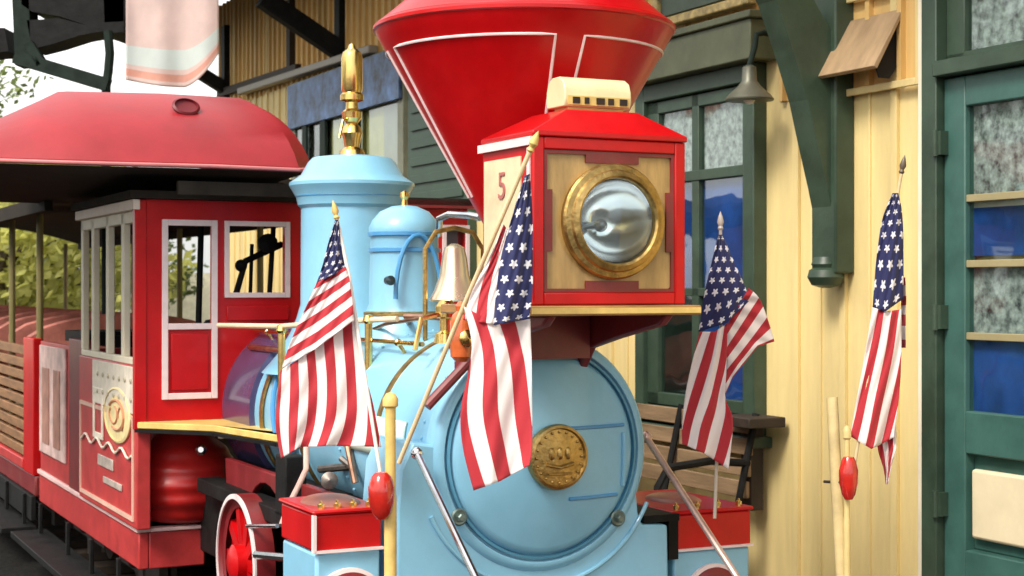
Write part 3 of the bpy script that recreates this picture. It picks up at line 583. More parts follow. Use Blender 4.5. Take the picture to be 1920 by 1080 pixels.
# sand pipes, feed pipe, check valve and small fittings on the boiler
def onb2(ang, y, rr2=.372): return Vector((SC.x-rr2*math.cos(ang), y, SC.z+rr2*math.sin(ang)))
for yy in (1.62, 1.74):
    mb = MB(); mb.tube([onb2(math.radians(a), yy-.0022*(70-a)) for a in range(72, -25, -8)], .010, 8); obj('sand_pipe', mb, BLUE2, loco)
mb = MB(); mb.tube([onb2(.75, 2.2, .385), onb2(.75, 1.3, .385), onb2(.6, .9, .385), onb2(.1, .75, .385), onb2(-.4, .7, .39)], .013, 10); obj('feed_pipe', mb, mat('tarnished copper pipe', (.55, .30, .20), .35, .3, 15, metal=1), loco)
vc = onb2(.68, .98, .395); mb = MB(); mb.sphere(vc, .034, 16); mb.lathe(vc, (-.7, -.2, .6), [(.03, 0), (.022, .04), (.03, .045), (.03, .06), (.01, .065), (0, .07)], 14); mb.tube([vc+Vector((0, .05, 0)), vc-Vector((0, .05, 0))], .022, 6); obj('check_valve', mb, BRASS, loco)
for ang_, yy in ((.95, .62), (.95, 1.36), (.95, 2.1)):
    q = onb2(ang_, yy, .355); q2 = onb2(ang_, yy, .405); mb = MB(); mb.tube([q, q2], .007, 8); mb.sphere(q2, .014, 10); obj('rail_knob', mb, BRASS, loco)
mb = MB(); mb.tube([onb2(.95, .40, .405), onb2(.95, 2.28, .405)], .008, 8); obj('boiler_rail', mb, BRASS, loco)
mb = MB(); p_ = LY(757, 446, 1.30); mb.lathe((p_.x, p_.y, p_.z-.05), (0, 0, 1), [(.03, 0), (.03, .03), (.016, .04), (.016, .09), (.03, .095), (.03, .11), (0, .115)], 18); obj('safety_valve', mb, BRASSD, loco)
mb = MB(); p_ = LY(836, 566, .35); mb.lathe((p_.x, .35, 1.42), (0, 0, 1), [(.04, 0), (.036, .03), (.02, .04), (.02, .08), (.035, .085), (.035, .12), (.02, .14), (0, .142)], 20); mb.tube([(p_.x, .35, 1.52), (p_.x-.10, .32, 1.50), (p_.x-.13, .30, 1.40)], .009, 8); obj('turret_valve', mb, BRASS, loco)
mb = MB(); mb.tube([(-.02, 1.0, 1.46), (-.12, .8, 1.50), (-.02, .55, 1.50), (.0, .3, 1.46)], .012, 8); mb.tube([(-.20, 1.2, 1.40), (-.16, .9, 1.47), (-.12, .6, 1.50), (-.08, .2, 1.48)], .007, 8); obj('crosshead_pipe', mb, MATS['tarnished copper pipe'], loco)
# bell behind
bc = LY(852, 500, .62)
mb = MB(); mb.lathe((bc.x, .62, bc.z-.12), (0, 0, 1), [(.085, 0), (.088, .006), (.07, .04), (.052, .09), (.044, .15), (.035, .185), (.012, .20), (0, .2)], 36); bl = obj('bell', mb, mat('white gold bell', (.86, .74, .55), .25, .1, metal=.7), loco)
mb = MB(); mb.tube([(bc.x-.11, .62, 1.42), (bc.x-.11, .62, bc.z+.06), (bc.x-.07, .62, bc.z+.12), (bc.x, .62, bc.z+.135), (bc.x+.07, .62, bc.z+.12), (bc.x+.11, .62, bc.z+.06), (bc.x+.11, .62, 1.38)], .009, 8); obj('bell_yoke', mb, BRASSD, loco)
# orange marker lamp and red grab bar
ml = LY(866, 615, -.12)
mb = MB(); mb.lathe((ml.x, ml.y, ml.z-.05), (0, 0, 1), [(.02, -.05), (.034, -.035), (.036, 0), (.036, .07), (.028, .09), (.016, .10), (.02, .115), (.01, .13), (0, .13)], 24); mk = obj('marker_lamp', mb, ORNG, loco)
mb = MB(); mb.lathe((ml.x, ml.y-.03, ml.z-.03), (0, -1, 0), [(.024, 0), (.026, .012), (.018, .02), (0, .024)], 20); obj('marker_lens', mb, BRASS, mk)
mb = MB(); mb.tube([LY(888, 668, -.03), LY(800, 762, -.03)], .016, 10); obj('grab_bar', mb, REDD, loco)
# braces
mb = MB(); mb.tube([LY(782, 850, -.05), LY(905, 1110, -.62)], .011, 10); mb.sphere(LY(782, 850, -.05), .02, 12); obj('smokebox_brace', mb, CHROME, loco)
mb = MB(); mb.tube([LY(1212, 820, .10), LY(1400, 1110, -.35)], .011, 10); mb.sphere(LY(1212, 820, .10), .02, 12); obj('smokebox_brace', mb, mat('rosy copper rod', (.70, .48, .42), .35, .2, metal=.6), loco)
# pale mint patch painting a reflection on the boiler flank
a = LY(792, 790, .35)
mb = MB(); n = 6
def onb(ang, y, r=.362): return Vector((SC.x-r*math.cos(ang), y, SC.z+r*math.sin(ang)))
mb.grid(lambda u, v: onb(-.10+.35*v, .25+.55*u, .366), 6, 6); obj('glint_patch', mb, mat('pale mint glint', (.68, .82, .70), .3, .1), loco, solid=.006)
# running board
rb_pts = [LY(262, 790, 2.30), LX(270, 785, -.70), LY(520, 820, .95), LY(700, 838, .45), Vector((-.33, .45, 1.04)), Vector((-.33, 2.30, 1.04))]
rb = [Vector((p.x, p.y, 1.035)) for p in rb_pts[:4]]; 
rb = [Vector((-.735, 2.30, 1.035)), D(400, 800, 0+ (CAMZ-1.035)*F/(797-540)), D(520, 820, (CAMZ-1.035)*F/(816-540)), D(722, 838, (CAMZ-1.035)*F/(832-540)), Vector((-.2, .60, 1.035)), Vector((-.2, 2.30, 1.035))]
rb[1].z = rb[2].z = rb[3].z = 1.035
mb = MB(); mb.prism(rb, (0, 0, -.028)); rbo = obj('running_board', mb, GILT, loco, bev=.004)
mb = MB()
for i in range(3):
    d = (rb[i+1]-rb[i]).normalized(); nrm = Vector((d.y, -d.x, 0)); nrm = nrm if nrm.dot(Vector((-.7, -.7, 0))) > 0 else -nrm
    mb.beam(rb[i]+nrm*.004-Vector((0, 0, .036)), rb[i+1]+nrm*.004-Vector((0, 0, .036)), .012, .014)
obj('board_lip', mb, DARK, rbo)
for i, (p0, q0, p1, q1, Y) in enumerate(((528, 620, 528, 800, 5.9), (691, 602, 694, 815, 5.62))):
    A = D(p0, q0, Y); B = D(p1, q1, Y); B.x, B.y = A.x, A.y; B.z = 1.036
    mb = MB(); mb.tube([B, A], .014, 12); mb.lathe(A, (0, 0, 1), [(.014, -.01), (.022, .0), (.016, .02), (0, .025)], 14); hs = obj('handrail_stanchion', mb, BRASS, loco)
mb = MB(); mb.tube([D(745, 598, 5.5), D(691, 600, 5.62), D(600, 606, 5.75), D(528, 612, 5.9), D(410, 610, 6.6)], .010, 10); obj('handrail', mb, mat('pale brass rail', (.80, .62, .42), .4, .1), loco)
# pipe down to left cylinder
mb = MB(); mb.tube([D(574, 838, 5.5), D(574, 880, 5.45), D(560, 910, 5.4), D(540, 950, 5.3), D(528, 985, 5.25)], .010, 10); obj('drain_pipe', mb, mat('pinkish copper', (.75, .45, .38), .35, .15, metal=.5), loco)
# frame, pony wheels, driving gear below running board
mb = MB(); mb.box(-.42, .35, .45, .42, 4.7, .72); mb.box(-.30, -.2, .45, .30, .35, .62); obj('frame', mb, DARK, loco, bev=.01)
mb = MB(); mb.box(-.34, .5, .70, .34, 2.35, .86); mb.box(-.50, 1.0, .78, -.42, 1.12, 1.0); mb.box(-.50, .75, .74, -.40, 2.2, .80); obj('motion_bracket', mb, DARK, loco, bev=.006)
mb = MB(); mb.tube([D(640, 860, 5.6), D(690, 900, 5.5)], .012, 8); mb.tube([D(600, 880, 5.7), D(700, 870, 5.5)], .014, 8); mb.lathe(D(617, 902, 5.55), (-.3, -1, .2), [(.03, 0), (.03, .03), (.015, .035), (0, .04)], 16); obj('valve_gear', mb, mat('oily steel', (.22, .19, .17), .35, .4, 20, metal=.8), loco)
mb = MB(); mb.lathe(D(378, 843, 6.9), (-.4, -1, .1), [(.022, 0), (.024, .02), (.012, .03), (0, .03)], 14); obj('gauge', mb, CHROME, loco)
def wheel(x, y, z, r, par, nm='driving_wheel'):
    mb = MB(); mb.lathe((x, y, z), (-1, 0, 0), [(r*.80, 0), (r, 0), (r, .07), (r*.93, .075), (r*.90, .06), (r*.80, .055)], 56); 
    wo = obj(nm, mb, REDD, par)
    mb = MB(); mb.lathe((x-.071, y, z), (-1, 0, 0), [(r*1.0, 0), (r*1.0, .008), (r*.93, .010), (r*.93, 0)], 56, cap=False); obj('tyre', mb, mat('white tyre paint', (.74, .66, .66), .45, .15), wo)
    mb = MB(); mb.lathe((x, y, z), (-1, 0, 0), [(r*.82, .0), (r*.82, .03), (0, .03)], 56); obj('disc', mb, RED, wo)
    mb = MB()
    for k in range(10):
        a = 2*math.pi*k/10; mb.beam((x-.035, y+.05*math.cos(a), z+.05*math.sin(a)), (x-.035, y+r*.82*math.cos(a), z+r*.82*math.sin(a)), .045, .03, (1, 0, 0))
    mb.lathe((x, y, z), (-1, 0, 0), [(.07, 0), (.07, .085), (.04, .10), (0, .10)], 24); obj('spokes', mb, RED, wo)
    return wo
wc = LX(440, 925, -.55); wr = .26
wheel(-.48, wc.y-.03, wc.z-wr, wr, loco)
mb = MB()
mb = MB(); n = 14; yc, zc, r = wc.y-.03, wc.z-wr, wr+.035
prof = [(-.40, yc+r*math.cos(math.pi*i/n), zc+r*math.sin(math.pi*i/n)) for i in range(n+1)]
mb.prism([(-.44, yc+.55, zc+.34)] + [(-.44, yc+.5, zc)] + [( -.44, p[1], p[2]) for p in prof]+[(-.44, yc-.75, zc+.02), (-.44, yc-.75, zc+.34)], (.03, 0, 0)); obj('wheel_guard', mb, REDD, loco, bev=.004)
mb = MB(); mb.tube([D(464, 986, 5.9), D(520, 986, 5.5)], .008, 8); mb.tube([D(480, 1040, 5.8), D(700, 1060, 5.3)], .016, 8); obj('side_rod', mb, CHROME, loco)

# cab
CL, CR, CZ0, CZ1, CY = -.72, .80, 1.036, 1.975, 2.30
def fp(px, py): return LY(px, py, CY)
dx0, dx1 = fp(303, 500).x, fp(407, 500).x; dzt, dzm, dzb = fp(350, 412).z, fp(350, 612).z, fp(350, 748).z
wx0, wx1 = fp(420, 500).x, fp(543, 500).x; wzt, wzb = fp(480, 415).z, fp(480, 558).z
T = .045
def wall_with_holes(mb, x0, x1, z0, z1, holes, y0, y1):
    xs = sorted({x0, x1, *[h[0] for h in holes], *[h[1] for h in holes]}); zs2 = sorted({z0, z1, *[h[2] for h in holes], *[h[3] for h in holes]})
    for i in range(len(xs)-1):
        run = None
        for j in range(len(zs2)-1):
            xm, zm = (xs[i]+xs[i+1])/2, (zs2[j]+zs2[j+1])/2
            hole = any(h[0] < xm < h[1] and h[2] < zm < h[3] for h in holes)
            if not hole:
                if run is None: run = zs2[j]
            if (hole or j == len(zs2)-2) and run is not None:
                mb.box(xs[i], y0, run, xs[i+1], y1, zs2[j] if hole else zs2[j+1]); run = None
f_ = .018
h1 = (dx0+f_, dx1-f_, dzm+.01, dzt-f_); h2 = (wx0+f_, wx1-f_, wzb+f_, wzt-f_)
mx = .06*2; h3 = (LY(836, 0, CY).x, LY(872, 0, CY).x, wzb+f_, wzt-f_)
mb = MB(); wall_with_holes(mb, CL, CR, CZ0, CZ1, [h1, h2, h3], CY, CY+T); cab = obj('cab', mb, RED, loco)
def frame2(name, x0, x1, z0, z1, wd, y0, y1, m_, par, bars=()):
    mb = MB(); mb.box(x0, y0, z0, x0+wd, y1, z1); mb.box(x1-wd, y0, z0, x1, y1, z1); mb.box(x0+wd, y0, z0, x1-wd, y1, z0+wd); mb.box(x0+wd, y0, z1-wd, x1-wd, y1, z1)
    for z in bars: mb.box(x0+wd, y0, z-wd/2, x1-wd, y1, z+wd/2)
    return obj(name, mb, m_, par, bev=.002)
frame2('door_trim', dx0, dx1, dzb, dzt, .026, CY-.012, CY-.001, PINK, cab, (dzm,))
mb = MB(); mb.box(dx0+.04, CY-.008, dzb+.04, dx1-.04, CY-.001, dzm-.03); obj('door_panel', mb, RED, cab, bev=.003)
frame2('window_trim', wx0, wx1, wzb, wzt, .022, CY-.012, CY-.001, PINK, cab)
frame2('window_trim', h3[0]-.02, h3[1]+.02, wzb, wzt, .02, CY-.012, CY-.001, PINK, cab)
mb = MB(); mb.box(wx0+.01, CY-.010, wzb-.10, wx1-.005, CY-.001, wzb-.035); obj('red_moulding', mb, RED, cab, bev=.006)
# side wall with columns and windows, roof plate
SL = 1.25
mb = MB()
mb.box(CL, CY+T, 1.27, CL+.03, CY+SL, 1.30)
for yy in (CY+T, CY+.30, CY+.62, CY+.95, CY+SL-.05): mb.box(CL, yy, 1.30, CL+.03, yy+.055, 1.93)
mb.box(CL, CY+T, 1.88, CL+.03, CY+SL, 1.95)
obj('side_wall', mb, CREAM2, cab, bev=.004)
mb = MB(); mb.box(CL-.03, CY-.02, 1.93, CL-.001, CY+SL, 1.975); obj('cant_rail', mb, mat('pale pink rail', (.85, .70, .60), .5), cab, bev=.004)
mb = MB(); mb.box(CR-.03, CY+T, 1.036, CR, CY+SL, 1.95); mb.box(CL+.05, CY+SL, 1.036, CR-.05, CY+SL+.03, 1.30); obj('back_wall', mb, REDD, cab)
mb = MB(); mb.box(CL-.02, CY-.006, 1.0, CL+.03, CY+.04, CZ1); obj('corner_post', mb, RED, cab, bev=.004)
# cab interior: backhead, levers
mb = MB(); mb.lathe((-.33, CY+.12, 1.0), (0, 0, 1), [(.10, 0), (.10, .42), (.07, .46), (0, .47)], 24); mb.tube([(-.42, CY+.2, 1.2), (-.36, CY+.35, 1.92)], .014, 8); mb.sphere((-.22, CY+.2, 1.70), .028); mb.lathe((-.10, CY+.2, 1.80), (0, -1, 0), [(.04, -.02), (.045, .02), (0, .022)], 16); mb.tube([(-.16, CY+.3, 1.2), (-.14, CY+.3, 1.8)], .009, 6); mb.tube([(-.08, CY+.3, 1.2), (-.05, CY+.25, 1.95)], .012, 6); mb.tube([(-.25, CY+.2, 1.55), (-.20, CY+.2, 1.72), (0.0, CY+.3, 1.8)], .015, 8); obj('controls', mb, DARK, cab)
# cab roof: hipped canopy
ey = 1.98
e_ = lambda px, py, y: LY(px, py, y)
P = [e_(-330, 290, ey+.9), e_(-130, 291, ey+.35), e_(60, 297, ey+.05), e_(200, 301, ey), e_(400, 306, ey), e_(560, 313, ey), e_(584, 312, ey+.10)]
Pz = P[3].z
U = [e_(-250, 285, ey+1.6), e_(-40, 250, ey+1.0), e_(108, 172, ey+.62), e_(126, 171, ey+.55), e_(300, 175, ey+.5), e_(450, 184, ey+.5), e_(470, 196, ey+.52)]
B = [p.copy() for p in P]
mb = MB(); nseg = 8
def rf(i, t):
    a, b = P[i], U[i]; th_ = 1-math.cos(t*math.pi/2); tv = math.sin(t*math.pi/2); h_ = t+(th_-t)*.55; v_ = t+(tv-t)*.55
    return Vector((a.x+(b.x-a.x)*h_, a.y+(b.y-a.y)*h_, a.z+(b.z-a.z)*v_))
vs = []; 
for i in range(len(P)):
    vs.append(P[i]-Vector((0, 0, .022)))
    for j in range(nseg+1): vs.append(rf(i, j/nseg))
    vs.append(Vector((U[i].x, U[i].y+1.2, U[i].z+.01)))
m_ = nseg+3
mb.add(vs, [(i*m_+j, (i+1)*m_+j, (i+1)*m_+j+1, i*m_+j+1) for i in range(len(P)-1) for j in range(m_-1)])
r_end = (len(P)-1)*m_
mb.add([vs[r_end+j] for j in range(m_)]+[Vector((P[-1].x, U[-1].y+1.2, P[-1].z-.022))], [tuple(range(m_+1))])
# underside
mb.cur = 1
un = [Vector((p.x, p.y+.01, p.z-.022)) for p in P]; bk_ = [Vector((p.x, ey+1.9, 2.03)) for p in P]
mb.add(un+bk_, [(i, i+1, len(P)+i+1, len(P)+i) for i in range(len(P)-1)])
ro_ = obj('cab_roof', mb, [ROOFM, UNDER], loco, ang=30)
mb = MB(); mb.tube([p+Vector((0, -.006, -.012)) for p in P], .008, 8); obj('roof_edge', mb, mat('rosy edge trim', (.62, .20, .20), .5), ro_)
rp = rf(4, .62); mb = MB(); mb.lathe(rp+Vector((0, -.012, .006)), (0, -.85, .5), [(.058, 0), (.060, .012), (.05, .02), (.046, .006), (.02, .002), (0, .002)], 28)
for q in range(len(mb.v)): v = mb.v[q]; mb.v[q] = (v[0], v[1], rp.z+(v[2]-rp.z)*.75)
obj('roof_vent', mb, mat('deep maroon', (.14, .005, .01), .5), ro_)
mb = MB(); mb.box(-.62, CY-.26, 1.985, -.02, CY-.23, 2.04); mb.box(CL-.05, CY-.05, 1.978, CR, CY+SL, 2.01); obj('roof_bearer', mb, UNDER, cab)
mb = MB(); mb.box(.05, CY-.05, 1.965, CR+.06, CY-.002, 2.0); obj('eave_board', mb, REDD, cab)
# tank, side panel and tender frame on the left flank
bxl = -.69
mb = MB(); mb.box(bxl, 2.444, .385, bxl+.045, 4.92, .545); mb.box(bxl+.045, 2.444, .385, -.40, 2.50, .545); tb = obj('side_sill', mb, REDLIT, loco, bev=.006)
mb = MB(); mb.box(bxl-.012, 2.432, .546, bxl+.05, 4.92, .570); mb.box(bxl+.05, 2.432, .546, -.40, 2.50, .562); obj('sill_cap', mb, mat('pale rose trim', (.78, .52, .50), .5, .1), tb, bev=.004)
tkc = LY(345, 900, 2.62)
mb = MB(); pr = [(.0, .565), (.12, .565)]
zz0, zz1 = .58, .98; n = 40
for i in range(n+1):
    t = i/n; pr.append((.250*math.sin(math.pi*(.20+.765*t))**.6+.0045*math.sin(t*math.pi*11), zz0+(zz1-zz0)*t))
pr += [(0, .99)]
mb.lathe((-.455, 2.60, 0), (0, 0, 1), pr, 48); obj('ribbed_tank', mb, mat('satin tank red', (.50, .014, .012), .38, .2, 5, .06, 9, coat=.1), loco, ang=60)
xp = bxl-.03
mb = MB(); mb.box(xp, 2.345, .571, bxl+.03, 3.60, 1.269); sp_ = obj('side_panel', mb, REDLIT, loco, bev=.006)
CRM = mat('cream decorated panel', (.80, .72, .60), .5, .16, 9, grime=.15)
def sbox(p0, q0, p1, q1, m__, nm, d=.008, bev=.003):
    A = LX(p0, q0, xp); B_ = LX(p1, q1, xp); mb = MB(); mb.box(xp-d, min(A.y, B_.y), B_.z, xp-.0005, max(A.y, B_.y), A.z); return obj(nm, mb, m__, sp_, bev=bev)
A = LX(258, 0, xp).y; B_ = LX(176, 0, xp).y
mb = MB(); mb.box(xp-.008, 2.36, 1.06, xp-.0005, B_, 1.262); obj('cream_board', mb, CRM, sp_, bev=.003)
mb = MB()
for k in range(7):
    yy = 2.42+k*.115; mb.sphere((xp-.010, yy, 1.12), .012, 8, (.5, 1, 1)); mb.sphere((xp-.010, yy, 1.20), .012, 8, (.5, 1, 1))
obj('rosettes', mb, mat('grey rosette paint', (.42, .38, .28), .5), sp_)
ec = LX(222, 778, xp)
mb = MB(); mb.lathe((xp-.001, ec.y, ec.z), (-1, 0, 0), [(.27, 0), (.27, .008), (.25, .012), (.25, .005), (.12, .009), (0, .009)], 48, cap=False)
for q in range(len(mb.v)): v = mb.v[q]; mb.v[q] = (v[0], v[1], ec.z+(v[2]-ec.z)*.46)
obj('round_emblem', mb, mat('pale yellow emblem', (.84, .70, .36), .5, .15, 16), sp_)
mb = MB()
def sc_loop(cy_, cz_, ry, rz, a0, a1, r_): n = 16; mb.tube([(xp-.012, cy_+ry*math.cos(a0+(a1-a0)*i/n), cz_+rz*math.sin(a0+(a1-a0)*i/n)) for i in range(n+1)], r_, 6)
sc_loop(ec.y, ec.z, .16, .065, .6, 5.2, .006); sc_loop(ec.y+.05, ec.z, .08, .04, 2, 7, .005); sc_loop(ec.y-.1, ec.z-.01, .05, .05, 0, 4.5, .005)
obj('scroll', mb, mat('salmon scroll', (.60, .26, .14), .5), sp_)
mb = MB(); rect_frame(mb, xp-.010, xp-.0005, ec.y+.30, ec.y+.52, ec.z-.14, ec.z+.10, .03); obj('cream_surround', mb, CRM, sp_, bev=.004)
mb = MB(); n = 24; mb.tube([(xp-.008, 2.42+1.1*i/n, ec.z-.155-.018*math.sin(i*1.1)) for i in range(n+1)], .006, 6); obj('wavy_moulding', mb, CRM, sp_)
mb = MB(); rect_frame(mb, xp-.007, xp-.0005, 2.40, 3.56, .60, 1.05, .018); obj('gilt_border', mb, mat('rose gilt border', (.72, .46, .36), .5), sp_)
sbox(186, 850, 214, 884, mat('weathered grey plate', (.48, .40, .35), .5, .3, 14), 'name_plate'); sbox(196, 892, 230, 922, MATS['weathered grey plate'], 'name_plate')
mb = MB(); mb.box(bxl-.01, 3.64, .571, bxl+.05, 3.98, 1.34); obj('red_pilaster', mb, REDD, loco, bev=.005)
mb = MB(); mb.box(bxl, 4.0, .571, bxl+.03, 4.88, 1.30); tp = obj('rear_panel', mb, REDLIT, loco, bev=.005)
mb = MB(); mb.box(bxl-.014, 4.08, .68, bxl-.001, 4.84, 1.28); rp_ = obj('raised_panel', mb, mat('dusty rose white panel', (.72, .50, .46), .5, .3, 7), tp, bev=.004)
mb = MB(); mb.box(bxl-.020, 4.2, .74, bxl-.0145, 4.38, 1.16); mb.box(bxl-.020, 4.52, .74, bxl-.0145, 4.72, 1.16); obj('inset', mb, mat('brown rose inset', (.42, .20, .15), .5, .3, 9), tp, bev=.003)
mb = MB(); mb.box(-.55, 3.62, 1.30, .6, 4.9, 1.36); mb.box(bxl+.03, 3.66, 1.31, -.4, 3.95, 1.38); obj('tender_deck', mb, DARK, loco)
mb = MB(); mb.box(bxl+.06, 2.5, .45, .66, 4.9, .56); obj('tender_floor', mb, DARK, loco)
def truck(par, y, x=-.30):
    mb = MB(); mb.box(x-.06, y-.42, .24, x-.02, y+.42, .36); mb.box(x-.07, y-.14, .16, x-.015, y-.04, .28)
    for dy in (-.26, .26): mb.lathe((x, y+dy, .29), (-1, 0, 0), [(.13, -.03), (.13, 0), (.05, .012), (.04, .05), (0, .055)], 28)
    mb.sphere((x-.08, y-.02, .3), .035, 12)
    return obj('truck', mb, mat('grimy iron', (.05, .035, .03), .5, .4, metal=.4), par)
truck(loco, 3.2, -.46); truck(loco, 4.4, -.46)

# ---------------------------------------------------------------- coaches
mb = MB(); mb.box(-.86, 2.6, .20, -.66, 4.85, .235)
for yy in (2.7, 3.3, 3.9, 4.7): mb.beam((-.72, yy, .40), (-.72, yy, .22), .03, .02)
obj('step_board', mb, DARK, loco, bev=.004)
def coach():
    y0 = 5.0; Lc = 3.1
    t = thing('passenger_coach', 'open red train coach with dark canopy coupled directly behind the tender', 'train coach', (0, y0+Lc/2, 0), 'open coaches of the park train')
    mb = MB(); mb.box(-.70, y0, .40, .70, y0+Lc, .52); obj('underframe', mb, REDD, t, bev=.01)
    for s in (-1, 1):
        mb = MB(); xo = -.70 if s < 0 else .67
        for k in range(9): mb.box(xo, y0+.36, .60+.075*k, xo+.03, y0+Lc-.36, .655+.075*k)
        obj('slatted_side', mb, mat('brown coach slats', (.27, .13, .05), .5, .3, 5, .15, 40, stretch=(1, 1, 6)), t, bev=.004)
        for yy in (y0, y0+Lc-.34): mb = MB(); mb.box(xo-.012, yy, .52, xo+.042, yy+.34, 1.31); obj('side_pillar', mb, RED, t, bev=.006)
        mb = MB(); mb.box(xo-.02, y0+.34, .53, xo+.05, y0+Lc-.34, .59); obj('side_rail', mb, REDLIT, t, bev=.005)
    mb = MB(); mb.box(-.88, y0+.05, .19, -.68, y0+Lc-.05, .225); mb.box(-.72, y0+.02, .26, -.69, y0+Lc-.02, .40)
    for k in range(5): mb.beam((-.73, y0+.2+k*.66, .40), (-.73, y0+.2+k*.66, .21), .03, .02)
    obj('step_board', mb, DARK, t, bev=.004)
    for i in range(4):
        yy = y0+.35+i*.72
        mb = MB(); mb.box(-.62, yy, .88, .62, yy+.40, .94)
        sb = obj('seat', mb, REDD, t, bev=.015)
        mb = MB(); n = 12; mb.prism([(-.62, yy+.40, .94)]+[(-.62+1.24*k/n, yy+.40, 1.30+.14*math.sin(math.pi*k/n)**.6) for k in range(n+1)]+[(.62, yy+.40, .94)], (0, .06, 0)); obj('backrest', mb, mat('faded rose seat back', (.50, .17, .13), .6, .3, 6), sb, bev=.012)
    for i, yy in enumerate((y0+.08, y0+1.1, y0+2.05, y0+Lc-.08)):
        for xx in (-.66, .66): mb = MB(); mb.tube([(xx, yy, .52), (xx, yy, 2.03)], .020, 10); obj('canopy_post', mb, mat('olive post', (.20, .17, .06), .5), t)
    mb = MB(); n = 14; yA, yB = y0-1.3, y0+Lc+.2
    pts = [(-.86+1.72*k/n, yA, 2.03+.16*math.sin(math.pi*k/n)) for k in range(n+1)]
    mb.prism(pts+[(p[0], p[1], p[2]+.03) for p in reversed(pts)], (0, yB-yA, 0)); mb.box(-.87, yA, 1.985, -.83, yB, 2.06); mb.box(.83, yA, 1.985, .87, yB, 2.06); obj('canopy', mb, UNDER, t, ang=50)
    truck(t, y0+.6, -.44); truck(t, y0+Lc-.6, -.44)
    return t
c1 = coach(); c2 = copy_tree(c1); c2.location = S2W(0, 5+1.55+3.45, 0); c2['label'] = 'rearmost open coach of the park train with dark canopy, mostly beyond the left edge'

# ---------------------------------------------------------------- flags
def cloth(patches, Y, base_t, name='cloth', fold=.012):
    """each patch: kind, 4 edge curves given by rows of picture positions (left..right per row) turned into points at their own distance"""
    mb = MB()
    for (kind, rows, Ys, uvr) in patches:
        mb.cur = 0 if kind == 's' else 1
        nr = len(rows)-1
        def pt(u, v, rows=rows, Ys=Ys, nr=nr):
            f = v*nr; i = min(int(f), nr-1); t = f-i
            # catmull rom along rows
            def rowp(k):
                k = max(0, min(nr, k)); r = rows[k]; m = len(r)-1; g = u*m; j = min(int(g), m-1); w_ = g-j
                return Vector((r[j][0]+(r[j+1][0]-r[j][0])*w_, r[j][1]+(r[j+1][1]-r[j][1])*w_))
            a, b, c, d = rowp(i-1), rowp(i), rowp(i+1), rowp(i+2)
            q = .5*((2*b)+(c-a)*t+(2*a-5*b+4*c-d)*t*t+(3*b-a-3*c+d)*t*t*t)
            ph = Ys[3] if len(Ys) > 3 else 0
            dep = Ys[0]+(Ys[1]-Ys[0])*v+fold*(.3+v)*math.sin(u*Ys[2]*2*math.pi+ph+v*1.7)+.004*math.sin(u*23+v*17)
            return D(q.x, q.y, dep)
        mb.grid(pt, 28, 30, lambda u, v, r=uvr: (r[0]*(1-u)*(1-v)+r[1]*u*(1-v)+r[2]*(1-u)*v+r[3]*u*v, (r[4] if len(r) > 4 else 0)*v))
    return obj(name, mb, [STRIPE, STAR], base_t, solid=.0015, ang=60)
def pole(t, path, r=.006, m_=None, tip=None):
    mb = MB(); mb.tube(path, r, 10); po = obj('pole', mb, m_ or WHITE, t)
    mb = MB(); d = (path[0]-path[1]).normalized(); mb.lathe(path[0], d, [(r, 0), (r*1.7, .006), (r*1.1, .014), (r*2.0, .026), (r*1.2, .045), (0, .062)], 14); obj('finial', mb, tip or GILT, t)
GRP = 'flags on slanted poles'
# flag 1, left
t = thing('striped_flag', 'leftmost drooping stars and stripes flag in front of the pale blue dome', 'flag', tuple(D(716, 905, 4.62)), GRP)
pole(t, [D(632, 412, 4.75), D(655, 520, 4.73), D(716, 905, 4.62)], .0055, WHITE)
cloth([('c', [[(629, 412), (634, 412)], [(616, 455), (640, 452)], [(604, 500), (645, 492)], [(594, 530), (648, 505)]], (4.74, 4.73, 1), (0, 2.2, 0, 3.4, 7)),
       ('s', [[(594, 530), (622, 516), (648, 500)], [(572, 580), (610, 556), (655, 525)], [(545, 640), (600, 606), (660, 560)], [(529, 690), (590, 655), (664, 600)]], (4.73, 4.69, .5), (0.05, 0.05, 3.95, 3.95)),
       ('s', [[(526, 694), (590, 655), (664, 598)], [(521, 740), (600, 720), (682, 690)], [(517, 800), (600, 790), (700, 760)], [(527, 860), (562, 838), (620, 836), (715, 838)]], (4.715, 4.66, 2.5), (4.4, 8.6, 4.2, 9.6))], 4.7, t)
# flag 2, centre
t = thing('striped_flag', 'largest and nearest stars and stripes flag hanging left of the headlight', 'flag', tuple(D(748, 868, 4.5)), GRP)
pole(t, [D(993, 285, 4.22), D(872, 568, 4.34), D(748, 868, 4.5)], .0065, mat('honey flag pole', (.80, .60, .35), .4, .1))
cloth([('c', [[(984, 330), (993, 326)], [(962, 400), (998, 395)], [(940, 480), (999, 480)], [(930, 550), (998, 550)], [(925, 610), (992, 598)]], (4.20, 4.16, 1, 1), (0, 1.7, 0, 2.9, 10)),
       ('s', [[(944, 420), (952, 432)], [(916, 485), (940, 500)], [(886, 545), (932, 552)], [(868, 600), (928, 608)]], (4.25, 4.20, .5), (1.0, 2.0, .4, 1.9)),
       ('s', [[(870, 575), (928, 606), (994, 598)], [(884, 640), (935, 650), (996, 650)], [(880, 690), (935, 700), (997, 700)], [(864, 770), (930, 780), (998, 790)], [(868, 840), (935, 850), (997, 850)], [(888, 920), (938, 902), (992, 872)]], (4.20, 4.10, 1.4), (.75, 3.0, .0, 2.2))], 4.2, t, fold=.016)
